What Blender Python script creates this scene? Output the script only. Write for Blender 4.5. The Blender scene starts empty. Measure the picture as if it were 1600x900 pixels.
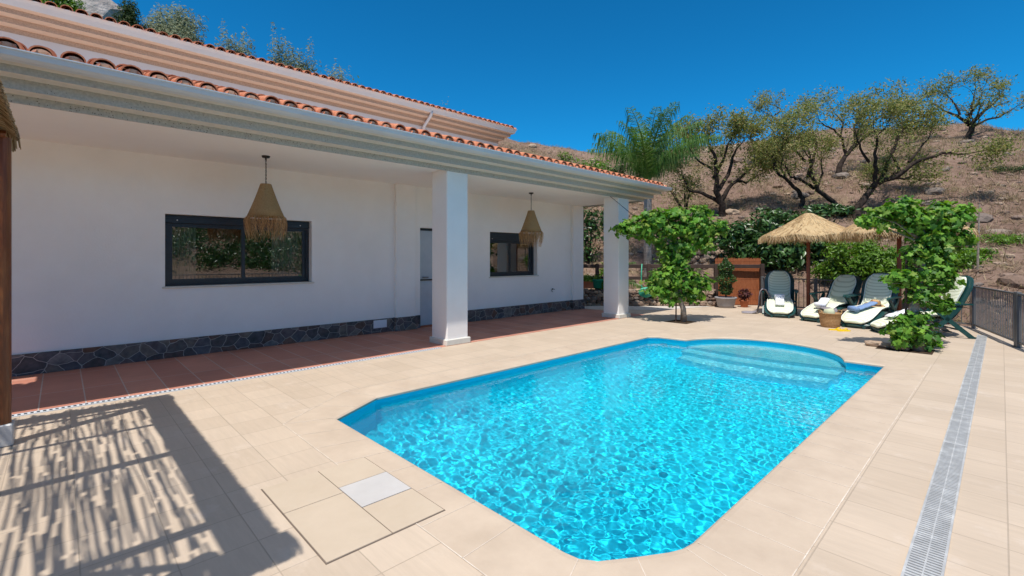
import bpy, math, random
import numpy as np
from mathutils import Vector, Matrix, noise
from mathutils.geometry import tessellate_polygon
R = math.radians
rnd = random.Random(7)
nr = np.random.RandomState(11)
sc = bpy.context.scene
COL = sc.collection

# ------------------------------------------------------------------ camera
CAMZ = 1.45
AX = R(46.15)
cam_d = bpy.data.cameras.new('camera'); cam = bpy.data.objects.new('camera', cam_d); COL.objects.link(cam)
cam.location = (0, 0, CAMZ); cam.rotation_euler = (R(90), 0, AX)
cam_d.sensor_width = 36; cam_d.lens = 735 / 1600 * 36; cam_d.shift_y = -47 / 1600
cam_d.clip_start = .05; cam_d.clip_end = 800
sc.camera = cam
# ------------------------------------------------------------------ sky and sun
SUNV = Vector((.212, -.443, 1)).normalized()
w = bpy.data.worlds.new('World'); sc.world = w; w.use_nodes = True
nt = w.node_tree; bg = nt.nodes['Background']
sky = nt.nodes.new('ShaderNodeTexSky'); sky.sky_type = 'NISHITA'; sky.sun_disc = False
sky.sun_elevation = math.asin(SUNV.z); sky.sun_rotation = math.atan2(SUNV.x, SUNV.y)
sky.altitude = 600; sky.air_density = 1.0; sky.dust_density = .1; sky.ozone_density = 3.0
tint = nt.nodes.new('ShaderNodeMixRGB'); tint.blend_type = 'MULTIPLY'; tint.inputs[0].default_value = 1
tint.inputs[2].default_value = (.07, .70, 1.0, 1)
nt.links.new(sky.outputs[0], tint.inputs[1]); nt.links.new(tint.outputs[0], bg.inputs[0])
# deep polarised blue low down, paler, brighter sky added above view to lift shade
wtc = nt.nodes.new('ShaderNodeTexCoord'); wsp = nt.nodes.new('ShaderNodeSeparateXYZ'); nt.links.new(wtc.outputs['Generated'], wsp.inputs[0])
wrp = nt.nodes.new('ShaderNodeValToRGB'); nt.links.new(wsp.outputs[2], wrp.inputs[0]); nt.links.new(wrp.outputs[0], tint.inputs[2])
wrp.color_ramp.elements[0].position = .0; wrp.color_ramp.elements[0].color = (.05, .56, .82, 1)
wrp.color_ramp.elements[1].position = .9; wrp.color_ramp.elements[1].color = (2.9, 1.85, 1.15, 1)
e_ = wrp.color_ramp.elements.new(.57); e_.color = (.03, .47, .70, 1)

bg.inputs[1].default_value = .15
sl = bpy.data.lights.new('sun', 'SUN'); so = bpy.data.objects.new('sun', sl); COL.objects.link(so)
sl.energy = 4.0; sl.angle = R(.53); sl.color = (1, .95, .88)
so.rotation_euler = SUNV.to_track_quat('Z', 'Y').to_euler(); so.location = SUNV * 60
sl.cycles.is_caustics_light = True
sc.view_settings.view_transform = 'Standard'; sc.view_settings.look = 'None'
sc.view_settings.exposure = .32; sc.view_settings.gamma = 1; sc.view_settings.use_curve_mapping = False
cy = sc.cycles
cy.max_bounces = 10; cy.diffuse_bounces = 6; cy.glossy_bounces = 3; cy.transmission_bounces = 6; cy.transparent_max_bounces = 12
cy.caustics_reflective = False; cy.caustics_refractive = True; cy.use_denoising = True; cy.sample_clamp_indirect = 6
try: cy.denoiser = 'OPENIMAGEDENOISE'
except Exception: pass

# ------------------------------------------------------------------ view helpers (used to find real positions)
DX, DY = -math.sin(AX), math.cos(AX); RX, RY = math.cos(AX), math.sin(AX)
def at(px, py, D):
    l = (px - 800) / 735 * D
    return Vector((DX*D + RX*l, DY*D + RY*l, CAMZ - (py - 403) / 735 * D))
def gnd(px, py, z=0):
    D = 735 * (CAMZ - z) / (py - 403)
    p = at(px, py, D); p.z = z
    return p

# ------------------------------------------------------------------ materials
M = {}
def newmat(name, rough=.8, spec=.3):
    m = bpy.data.materials.new(name); m.use_nodes = True
    b = m.node_tree.nodes['Principled BSDF']
    b.inputs['Roughness'].default_value = rough
    b.inputs['Specular IOR Level'].default_value = spec
    M[name] = m
    return m, m.node_tree, b
def nd(t, kind, **kw):
    n = t.nodes.new('ShaderNode' + kind)
    for k, v in kw.items(): setattr(n, k, v)
    return n
def noisy(name, c1, c2, scale=5, rough=.8, spec=.3, bump=.0, bscale=None, metal=0, detail=6, stretch=None, c3=None, dist=.01):
    m, t, b = newmat(name, rough, spec)
    tc = nd(t, 'TexCoord'); mp = nd(t, 'Mapping'); t.links.new(tc.outputs['Object'], mp.inputs[0])
    if stretch: mp.inputs['Scale'].default_value = stretch
    n = nd(t, 'TexNoise'); n.inputs['Scale'].default_value = scale; n.inputs['Detail'].default_value = detail; n.inputs['Roughness'].default_value = .65
    t.links.new(mp.outputs[0], n.inputs['Vector'])
    r = nd(t, 'ValToRGB'); r.color_ramp.elements[0].position = .32; r.color_ramp.elements[1].position = .68
    r.color_ramp.elements[0].color = (*c1, 1); r.color_ramp.elements[1].color = (*c2, 1)
    if c3:
        e = r.color_ramp.elements.new(.5); e.color = (*c3, 1)
    t.links.new(n.outputs[0], r.inputs[0]); t.links.new(r.outputs[0], b.inputs['Base Color'])
    b.inputs['Metallic'].default_value = metal
    if bump:
        n2 = nd(t, 'TexNoise'); n2.inputs['Scale'].default_value = bscale or scale*6; n2.inputs['Detail'].default_value = 5
        t.links.new(mp.outputs[0], n2.inputs['Vector'])
        bp = nd(t, 'Bump'); bp.inputs['Strength'].default_value = bump; bp.inputs['Distance'].default_value = dist
        t.links.new(n2.outputs[0], bp.inputs['Height']); t.links.new(bp.outputs[0], b.inputs['Normal'])
    return m
def mathn(t, op, a, bv=None):
    n = nd(t, 'Math', operation=op)
    for i, v in enumerate((a, bv)):
        if v is None: continue
        if isinstance(v, (int, float)): n.inputs[i].default_value = v
        else: t.links.new(v, n.inputs[i])
    return n.outputs[0]
def tiles(name, c1, c2, cj, size, off, joint, rough=.6, spec=.3, grain=(1, 14), jointy=None, varn=.5, stain=None):
    m, t, b = newmat(name, rough, spec)
    tc = nd(t, 'TexCoord'); mp = nd(t, 'Mapping'); t.links.new(tc.outputs['Object'], mp.inputs[0])
    mp.inputs['Location'].default_value = (-off[0], -off[1], 0)
    br = nd(t, 'TexBrick'); br.offset = 0; br.squash = 1
    br.inputs['Scale'].default_value = 1; br.inputs['Brick Width'].default_value = size[0]; br.inputs['Row Height'].default_value = size[1]
    br.inputs['Mortar Size'].default_value = joint; br.inputs['Mortar Smooth'].default_value = .2; br.inputs['Bias'].default_value = 0
    br.inputs['Color1'].default_value = (*c1, 1); br.inputs['Color2'].default_value = (*c2, 1); br.inputs['Mortar'].default_value = (*cj, 1)
    wob = nd(t, 'TexNoise'); wob.inputs['Scale'].default_value = 9
    t.links.new(mp.outputs[0], br.inputs['Vector'])
    mp2 = nd(t, 'Mapping'); mp2.inputs['Scale'].default_value = (grain[0], grain[1], 1); t.links.new(tc.outputs['Object'], mp2.inputs[0])
    n = nd(t, 'TexNoise'); n.inputs['Scale'].default_value = 3; n.inputs['Detail'].default_value = 7; n.inputs['Roughness'].default_value = .7; t.links.new(mp2.outputs[0], n.inputs['Vector'])
    n3 = nd(t, 'TexNoise'); n3.inputs['Scale'].default_value = 1.3; n3.inputs['Detail'].default_value = 6; t.links.new(tc.outputs['Object'], n3.inputs['Vector'])
    v = mathn(t, 'ADD', mathn(t, 'MULTIPLY', n.outputs[0], varn), mathn(t, 'MULTIPLY', n3.outputs[0], varn*.8))
    v = mathn(t, 'ADD', v, 1 - varn*.9)
    mx = nd(t, 'MixRGB', blend_type='MULTIPLY'); mx.inputs[0].default_value = 1
    t.links.new(br.outputs['Color'], mx.inputs[1]); t.links.new(v, mx.inputs[2])
    out = mx.outputs[0]
    if stain:
        n4 = nd(t, 'TexNoise'); n4.inputs['Scale'].default_value = 2.2; n4.inputs['Detail'].default_value = 8; n4.inputs['Roughness'].default_value = .75; t.links.new(tc.outputs['Object'], n4.inputs['Vector'])
        rr = nd(t, 'ValToRGB'); rr.color_ramp.elements[0].position = .56; rr.color_ramp.elements[1].position = .75; t.links.new(n4.outputs[0], rr.inputs[0])
        sm = nd(t, 'MixRGB'); sm.inputs[2].default_value = (*stain, 1)
        t.links.new(mathn(t, 'MULTIPLY', rr.outputs[0], .55), sm.inputs[0]); t.links.new(out, sm.inputs[1]); out = sm.outputs[0]
    t.links.new(out, b.inputs['Base Color'])
    bp = nd(t, 'Bump'); bp.inputs['Strength'].default_value = .5; bp.inputs['Distance'].default_value = .002
    h = mathn(t, 'ADD', mathn(t, 'MULTIPLY', br.outputs['Fac'], -1), mathn(t, 'MULTIPLY', n.outputs[0], .35))
    t.links.new(h, bp.inputs['Height']); t.links.new(bp.outputs[0], b.inputs['Normal'])
    return m
def leafmat(name, cols, rough=.45, transl=.3, spec=.35):
    m, t, b = newmat(name, rough, spec)
    g = nd(t, 'NewGeometry'); r = nd(t, 'ValToRGB'); t.links.new(g.outputs['Random Per Island'], r.inputs[0])
    els = r.color_ramp.elements
    while len(els) < len(cols): els.new(.5)
    for i, c in enumerate(cols):
        els[i].position = i / (len(cols) - 1); els[i].color = (*c, 1)
    t.links.new(r.outputs[0], b.inputs['Base Color'])
    tr = nd(t, 'BsdfTranslucent'); hs = nd(t, 'HueSaturation'); hs.inputs['Value'].default_value = 1.7; hs.inputs['Saturation'].default_value = 1.1; hs.inputs['Hue'].default_value = .485
    t.links.new(r.outputs[0], hs.inputs['Color']); t.links.new(hs.outputs[0], tr.inputs[0])
    mx = nd(t, 'MixShader'); mx.inputs[0].default_value = transl
    t.links.new(b.outputs[0], mx.inputs[1]); t.links.new(tr.outputs[0], mx.inputs[2])
    t.links.new(mx.outputs[0], t.nodes['Material Output'].inputs[0])
    return m
noisy('wall_white', (.84, .81, .775), (.92, .895, .865), .7, .9, .15, .45, 45, dist=.005, detail=9)
noisy('soffit_white', (.87, .83, .785), (.91, .875, .83), .7, .9, .1, .15, 50, dist=.003)
noisy('gutter_white', (.55, .60, .64), (.64, .68, .71), 1.5, .3, .5)
def speck(name, c, cd):
    m, t, b = newmat(name, .9, .15)
    tc = nd(t, 'TexCoord'); v = nd(t, 'TexVoronoi'); v.inputs['Scale'].default_value = 52; t.links.new(tc.outputs['Object'], v.inputs['Vector'])
    n = nd(t, 'TexNoise'); n.inputs['Scale'].default_value = 45; n.inputs['Detail'].default_value = 6; t.links.new(tc.outputs['Object'], n.inputs['Vector'])
    hs = mathn(t, 'GREATER_THAN', v.outputs['Distance'], .27)
    r = nd(t, 'ValToRGB'); r.color_ramp.elements[0].position = .35; r.color_ramp.elements[1].position = .65
    r.color_ramp.elements[0].color = (*[x*.78 for x in c], 1); r.color_ramp.elements[1].color = (*c, 1); t.links.new(n.outputs[0], r.inputs[0])
    sepc = nd(t, 'SeparateColor'); t.links.new(v.outputs['Color'], sepc.inputs[0])
    sel = mathn(t, 'GREATER_THAN', sepc.outputs[0], .62)
    dark = mathn(t, 'MULTIPLY', sel, mathn(t, 'SUBTRACT', 1, hs))
    mx = nd(t, 'MixRGB'); t.links.new(dark, mx.inputs[0]); t.links.new(r.outputs[0], mx.inputs[1]); mx.inputs[2].default_value = (*cd, 1)
    t.links.new(mx.outputs[0], b.inputs['Base Color'])
    return m
speck('cornice_speckle', (.50, .49, .45), (.11, .09, .07))
noisy('cornice_pale', (.62, .60, .54), (.70, .67, .60), 8, .9, .1)
speck('cornice_speckle_bounce', (.58, .38, .29), (.34, .22, .16))  # warm bounce off the clay roof tinted into the upper bands
noisy('cornice_pale_bounce', (.68, .46, .36), (.72, .50, .39), 8, .9, .1)  # ledge colour carries the same orange bounce light
noisy('upper_white', (.72, .60, .58), (.78, .66, .64), 1, .9, .1)
noisy('clay', (.38, .12, .06), (.60, .26, .15), 14, .85, .15, .3, 80, c3=(.50, .19, .10), dist=.003)
noisy('clay_mortar', (.60, .34, .22), (.74, .46, .31), 20, .95, .1, .4, 60)
noisy('anthracite', (.018, .024, .032), (.024, .032, .042), 3, .35, .5)
noisy('dark_wood', (.035, .022, .018), (.075, .048, .038), 3, .7, .3, .3, 40, stretch=(1, 1, 1))
noisy('post_wood', (.13, .04, .012), (.30, .11, .035), 4, .35, .5, .2, 30, stretch=(6, 6, .6), c3=(.2, .06, .018))
noisy('red_wood', (.16, .045, .025), (.26, .085, .05), 4, .55, .3, .2, 30, stretch=(6, 6, .6))
noisy('steel_grey', (.09, .095, .10), (.13, .135, .14), 3, .4, .5)
noisy('steel_dark', (.05, .052, .055), (.085, .085, .09), 3, .45, .5)
noisy('galvanised', (.42, .42, .41), (.66, .66, .64), 9, .45, .5, metal=.2, c3=(.50, .50, .49))
noisy('black_void', (.006, .006, .006), (.012, .012, .012), 3, 1, 0)
noisy('dark_gap', (.13, .10, .08), (.2, .16, .13), 3, 1, 0)
noisy('chain_black', (.01, .01, .01), (.02, .018, .016), 3, .5, .4)
def weave(name, c1, c2, fz=120, fr=0):
    m, t, b = newmat(name, .85, .15)
    tc = nd(t, 'TexCoord'); wv = nd(t, 'TexWave'); wv.wave_type = 'BANDS'; wv.bands_direction = 'Z'; wv.inputs['Scale'].default_value = fz/10; wv.inputs['Distortion'].default_value = 2.5; wv.inputs['Detail'].default_value = 3; wv.inputs['Detail Scale'].default_value = 6
    t.links.new(tc.outputs['Object'], wv.inputs['Vector'])
    n = nd(t, 'TexNoise'); n.inputs['Scale'].default_value = 60; n.inputs['Detail'].default_value = 4; t.links.new(tc.outputs['Object'], n.inputs['Vector'])
    f = mathn(t, 'ADD', mathn(t, 'MULTIPLY', wv.outputs['Fac'], .5), mathn(t, 'MULTIPLY', n.outputs[0], .5))
    r = nd(t, 'ValToRGB'); r.color_ramp.elements[0].position = .25; r.color_ramp.elements[1].position = .75
    r.color_ramp.elements[0].color = (*c1, 1); r.color_ramp.elements[1].color = (*c2, 1); t.links.new(f, r.inputs[0]); t.links.new(r.outputs[0], b.inputs['Base Color'])
    bp = nd(t, 'Bump'); bp.inputs['Strength'].default_value = .7; bp.inputs['Distance'].default_value = .006; t.links.new(f, bp.inputs['Height']); t.links.new(bp.outputs[0], b.inputs['Normal'])
    return m
weave('esparto', (.26, .15, .06), (.50, .33, .16), 330)
weave('straw_canopy', (.33, .22, .10), (.60, .45, .26), 170)
weave('basket_weave', (.24, .13, .055), (.55, .34, .17), 110)
leafmat('esparto_fringe', [(.30, .17, .07), (.55, .34, .15), (.70, .47, .23)], .8, .2, .1)
leafmat('straw_fringe', [(.40, .27, .13), (.62, .47, .27), (.70, .56, .34)], .8, .2, .1)
leafmat('thatch', [(.16, .10, .05), (.34, .24, .13), (.46, .34, .2)], .9, .08, .1)
leafmat('reed_cane', [(.25, .17, .09), (.42, .31, .18), (.35, .25, .15)], .8, .05, .1)
noisy('reed_screen', (.20, .06, .02), (.48, .18, .075), 3, .8, .2, .6, 10, stretch=(60, 60, 1.5), c3=(.34, .11, .045))
noisy('terracotta', (.36, .11, .05), (.46, .16, .08), 6, .8, .2)
noisy('grey_pot', (.25, .24, .25), (.33, .31, .31), 6, .8, .2)
noisy('green_plastic', (.01, .22, .14), (.02, .30, .19), 6, .4, .4)
noisy('hose_green', (.03, .32, .2), (.05, .42, .28), 6, .4, .4)
noisy('chair_green', (.008, .045, .045), (.014, .065, .062), 3, .32, .5)
def cushion():
    m, t, b = newmat('cushion', .85, .1)
    tc = nd(t, 'TexCoord'); wv = nd(t, 'TexWave'); wv.wave_type = 'BANDS'; wv.bands_direction = 'Y'; wv.inputs['Scale'].default_value = 7; wv.inputs['Distortion'].default_value = .1
    t.links.new(tc.outputs['UV'], wv.inputs['Vector'])
    r = nd(t, 'ValToRGB'); r.color_ramp.elements[0].position = 0; r.color_ramp.elements[1].position = .35
    r.color_ramp.elements[0].color = (.52, .55, .38, 1); r.color_ramp.elements[1].color = (.75, .78, .60, 1); t.links.new(wv.outputs['Fac'], r.inputs[0]); t.links.new(r.outputs[0], b.inputs['Base Color'])
cushion()
noisy('piping_white', (.74, .76, .70), (.80, .82, .76), 6, .8, .1)
noisy('towel_white', (.72, .73, .76), (.84, .85, .88), 60, .95, .05, .6, 300, dist=.003)
noisy('towel_blue', (.15, .24, .42), (.24, .34, .54), 60, .95, .05, .6, 300, dist=.003)
noisy('cloth_grey', (.22, .20, .22), (.34, .31, .33), 40, .95, .05, .5, 200)
noisy('ink_blue', (.03, .04, .10), (.04, .05, .12), 10, .9, .05)
noisy('yellow_rubber', (.75, .50, .01), (.85, .60, .02), 10, .6, .3)
noisy('door_grey', (.42, .47, .52), (.50, .55, .60), 2, .5, .4)
noisy('vent_white', (.75, .77, .8), (.8, .8, .83), 2, .5, .4)
noisy('curtain', (.42, .41, .37), (.58, .56, .51), 6, .9, .1)
noisy('room_dark', (.05, .05, .05), (.08, .08, .08), 2, .9, .1)
noisy('room_pale', (.42, .41, .43), (.5, .49, .5), 2, .9, .1)
noisy('room_brown', (.2, .09, .06), (.26, .12, .08), 2, .9, .1)
noisy('bark_dark', (.018, .013, .010), (.07, .052, .042), 8, .95, .1, .8, 20, dist=.03)
noisy('bark_pale', (.16, .13, .10), (.34, .29, .24), 8, .95, .1, .8, 20, dist=.02)
noisy('palm_bark', (.24, .20, .17), (.42, .37, .33), 3, .95, .1, .7, 20, stretch=(1, 1, 8), dist=.02)
noisy('stake_dark', (.05, .03, .025), (.10, .06, .05), 8, .8, .2)
noisy('soil', (.035, .024, .017), (.085, .06, .042), 12, 1, 0, .8, 40, dist=.02)
noisy('gravel_mat', (.42, .38, .34), (.66, .61, .55), 45, .95, .1, .8, 60, dist=.01)
leafmat('vine_leaf', [(.03, .10, .014), (.07, .20, .022), (.11, .28, .03), (.20, .37, .045), (.05, .15, .018), (.27, .36, .07)], .5, .3, .3)
leafmat('loquat_leaf', [(.012, .038, .010), (.028, .075, .016), (.045, .11, .022), (.08, .16, .04)], .35, .15, .45)
leafmat('citrus_leaf', [(.05, .12, .015), (.10, .21, .022), (.16, .30, .03), (.08, .16, .02)], .4, .3, .4)
leafmat('almond_leaf', [(.09, .12, .03), (.15, .19, .05), (.22, .25, .07), (.30, .30, .11), (.34, .26, .12)], .6, .35, .2)
leafmat('palm_leaf', [(.03, .09, .018), (.065, .165, .028), (.12, .23, .045), (.20, .29, .10)], .4, .25, .4)
leafmat('grey_leaf', [(.11, .14, .08), (.18, .21, .13), (.26, .29, .19), (.33, .35, .24)], .7, .3, .2)
leafmat('olive_dark_leaf', [(.02, .045, .012), (.04, .07, .02), (.07, .10, .03)], .6, .2, .2)
leafmat('red_leaf', [(.06, .02, .025), (.12, .035, .035), (.07, .06, .04)], .6, .2, .2)
leafmat('dry_blade', [(.17, .12, .08), (.32, .24, .15), (.46, .37, .24), (.14, .13, .055), (.26, .19, .14)], .95, .2, .05)
def stonemat():
    m, t, b = newmat('stone', .9, .15)
    g = nd(t, 'NewGeometry'); r = nd(t, 'ValToRGB'); t.links.new(g.outputs['Random Per Island'], r.inputs[0])
    e = r.color_ramp.elements; e[0].color = (.16, .115, .09, 1); e[1].color = (.34, .25, .19, 1)
    for p, c in ((.3, (.24, .16, .12)), (.55, (.19, .16, .14)), (.8, (.38, .28, .2))):
        x = e.new(p); x.color = (*c, 1)
    tc = nd(t, 'TexCoord'); n = nd(t, 'TexNoise'); n.inputs['Scale'].default_value = 25; n.inputs['Detail'].default_value = 7; t.links.new(tc.outputs['Object'], n.inputs['Vector'])
    mx = nd(t, 'MixRGB', blend_type='MULTIPLY'); mx.inputs[0].default_value = .8
    t.links.new(r.outputs[0], mx.inputs[1]); t.links.new(mathn(t, 'ADD', n.outputs[0], .5), mx.inputs[2]); t.links.new(mx.outputs[0], b.inputs['Base Color'])
    bp = nd(t, 'Bump'); bp.inputs['Strength'].default_value = .6; bp.inputs['Distance'].default_value = .02; t.links.new(n.outputs[0], bp.inputs['Height']); t.links.new(bp.outputs[0], b.inputs['Normal'])
stonemat()
noisy('boulder', (.26, .22, .20), (.50, .43, .39), 1.2, .9, .1, .8, 3, dist=.2)
def slate():
    m, t, b = newmat('slate', .8, .2)
    tc = nd(t, 'TexCoord'); sp = nd(t, 'SeparateXYZ'); t.links.new(tc.outputs['Object'], sp.inputs[0])
    cb = nd(t, 'CombineXYZ'); t.links.new(mathn(t, 'ADD', sp.outputs[1], sp.outputs[0]), cb.inputs[0]); t.links.new(mathn(t, 'MULTIPLY', sp.outputs[2], 1.25), cb.inputs[1])
    w1 = nd(t, 'TexNoise'); w1.inputs['Scale'].default_value = 4; t.links.new(cb.outputs[0], w1.inputs['Vector'])
    mxv = nd(t, 'MixRGB', blend_type='ADD'); mxv.inputs[0].default_value = .12; t.links.new(cb.outputs[0], mxv.inputs[1]); t.links.new(w1.outputs['Color'], mxv.inputs[2])
    vs = []
    for ft in ('DISTANCE_TO_EDGE', 'F1'):
        v = nd(t, 'TexVoronoi', feature=ft, voronoi_dimensions='2D'); v.inputs['Scale'].default_value = 5.6; v.inputs['Randomness'].default_value = .9; t.links.new(mxv.outputs[0], v.inputs['Vector']); vs.append(v)
    sepc = nd(t, 'SeparateColor'); t.links.new(vs[1].outputs['Color'], sepc.inputs[0])
    r = nd(t, 'ValToRGB'); e = r.color_ramp.elements; e[0].color = (.085, .08, .08, 1); e[1].color = (.18, .17, .165, 1)
    for p, c in ((.25, (.12, .115, .12)), (.45, (.16, .09, .06)), (.6, (.08, .078, .08)), (.8, (.19, .155, .125))):
        x = e.new(p); x.color = (*c, 1)
    t.links.new(sepc.outputs[0], r.inputs[0])
    n = nd(t, 'TexNoise'); n.inputs['Scale'].default_value = 14; n.inputs['Detail'].default_value = 7; t.links.new(tc.outputs['Object'], n.inputs['Vector'])
    mm = nd(t, 'MixRGB', blend_type='MULTIPLY'); mm.inputs[0].default_value = 1; t.links.new(r.outputs[0], mm.inputs[1]); t.links.new(mathn(t, 'ADD', mathn(t, 'MULTIPLY', n.outputs[0], 1.6), .25), mm.inputs[2])
    edge = mathn(t, 'LESS_THAN', vs[0].outputs['Distance'], .026)
    mx = nd(t, 'MixRGB'); t.links.new(edge, mx.inputs[0]); t.links.new(mm.outputs[0], mx.inputs[1]); mx.inputs[2].default_value = (.36, .335, .31, 1); t.links.new(mx.outputs[0], b.inputs['Base Color'])
    bp = nd(t, 'Bump'); bp.inputs['Strength'].default_value = .8; bp.inputs['Distance'].default_value = .01
    t.links.new(mathn(t, 'ADD', mathn(t, 'MULTIPLY', edge, -1), n.outputs[0]), bp.inputs['Height']); t.links.new(bp.outputs[0], b.inputs['Normal'])
slate()
def hillmat():
    m, t, b = newmat('hillside', 1, .02)
    tc = nd(t, 'TexCoord')
    def ns(s, d=8, r=.65):
        n = nd(t, 'TexNoise'); n.inputs['Scale'].default_value = s; n.inputs['Detail'].default_value = d; n.inputs['Roughness'].default_value = r; t.links.new(tc.outputs['Object'], n.inputs['Vector']); return n.outputs[0]
    r = nd(t, 'ValToRGB'); e = r.color_ramp.elements; e[0].position = .25; e[1].position = .8
    e[0].color = (.085, .06, .043, 1); e[1].color = (.43, .32, .25, 1)
    for p, c in ((.42, (.175, .115, .085)), (.52, (.26, .175, .135)), (.65, (.32, .225, .175))):
        x = e.new(p); x.color = (*c, 1)
    f = mathn(t, 'ADD', mathn(t, 'MULTIPLY', ns(.35, 9), .45), mathn(t, 'MULTIPLY', ns(5, 6, .75), .55))
    t.links.new(f, r.inputs[0])
    g = nd(t, 'MixRGB'); rr = nd(t, 'ValToRGB'); rr.color_ramp.elements[0].position = .52; rr.color_ramp.elements[1].position = .68; t.links.new(ns(.55, 7), rr.inputs[0])
    t.links.new(mathn(t, 'MULTIPLY', rr.outputs[0], .55), g.inputs[0]); t.links.new(r.outputs[0], g.inputs[1]); g.inputs[2].default_value = (.20, .175, .085, 1)
    t.links.new(g.outputs[0], b.inputs['Base Color'])
    bp = nd(t, 'Bump'); bp.inputs['Strength'].default_value = 1; bp.inputs['Distance'].default_value = .25; t.links.new(f, bp.inputs['Height']); t.links.new(bp.outputs[0], b.inputs['Normal'])
hillmat()
tiles('deck_tile', (.485, .39, .295), (.53, .43, .33), (.39, .315, .24), (.3333, .3333), (-.31, 1.40), .0034, .62, .3, (1, 9), varn=.30, stain=(.64, .55, .47))
tiles('terrace_tile', (.45, .19, .13), (.55, .25, .17), (.50, .40, .34), (1.0, .337), (-8.05, -.15), .006, .55, .35, (14, 1.2), varn=.6)
noisy('coping_tile', (.465, .37, .28), (.555, .45, .345), 2.6, .6, .3, .2, 60, dist=.002)
noisy('joint_line', (.48, .40, .32), (.70, .62, .53), 9, .9, .1)
noisy('hatch_tile', (.48, .39, .29), (.53, .435, .33), 2.5, .6, .3, .2, 60, dist=.002)
noisy('hatch_grey', (.46, .44, .42), (.53, .51, .49), 2.5, .6, .3, .2, 60, dist=.002)
noisy('pool_shell', (.010, .72, .95), (.018, .78, .98), .8, .4, .4)
noisy('pool_step', (.16, .77, .95), (.22, .82, .97), .8, .4, .4)  # brightness of shallow water put into a paler colour than the shell
noisy('pool_white', (.8, .85, .88), (.85, .9, .92), 3, .3, .4)
def glass():
    m, t, b = newmat('pane_glass')
    t.nodes.remove(b); gl = nd(t, 'BsdfGlossy'); gl.inputs['Roughness'].default_value = 0.0; gl.inputs[0].default_value = (.92, .95, .95, 1)
    tr = nd(t, 'BsdfTransparent'); tr.inputs[0].default_value = (.8, .84, .83, 1)
    fr = nd(t, 'Fresnel'); fr.inputs[0].default_value = 1.5
    mx = nd(t, 'MixShader'); f = mathn(t, 'ADD', mathn(t, 'MULTIPLY', fr.outputs[0], 1.4), .14)
    t.links.new(f, mx.inputs[0]); t.links.new(tr.outputs[0], mx.inputs[1]); t.links.new(gl.outputs[0], mx.inputs[2]); t.links.new(mx.outputs[0], t.nodes['Material Output'].inputs[0])
glass()
def water():
    m, t, b = newmat('pool_water')
    b.inputs['Base Color'].default_value = (.86, 1, 1, 1); b.inputs['Roughness'].default_value = 0; b.inputs['IOR'].default_value = 1.333; b.inputs['Transmission Weight'].default_value = 1
    b.inputs['Specular IOR Level'].default_value = .5
water()

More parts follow.
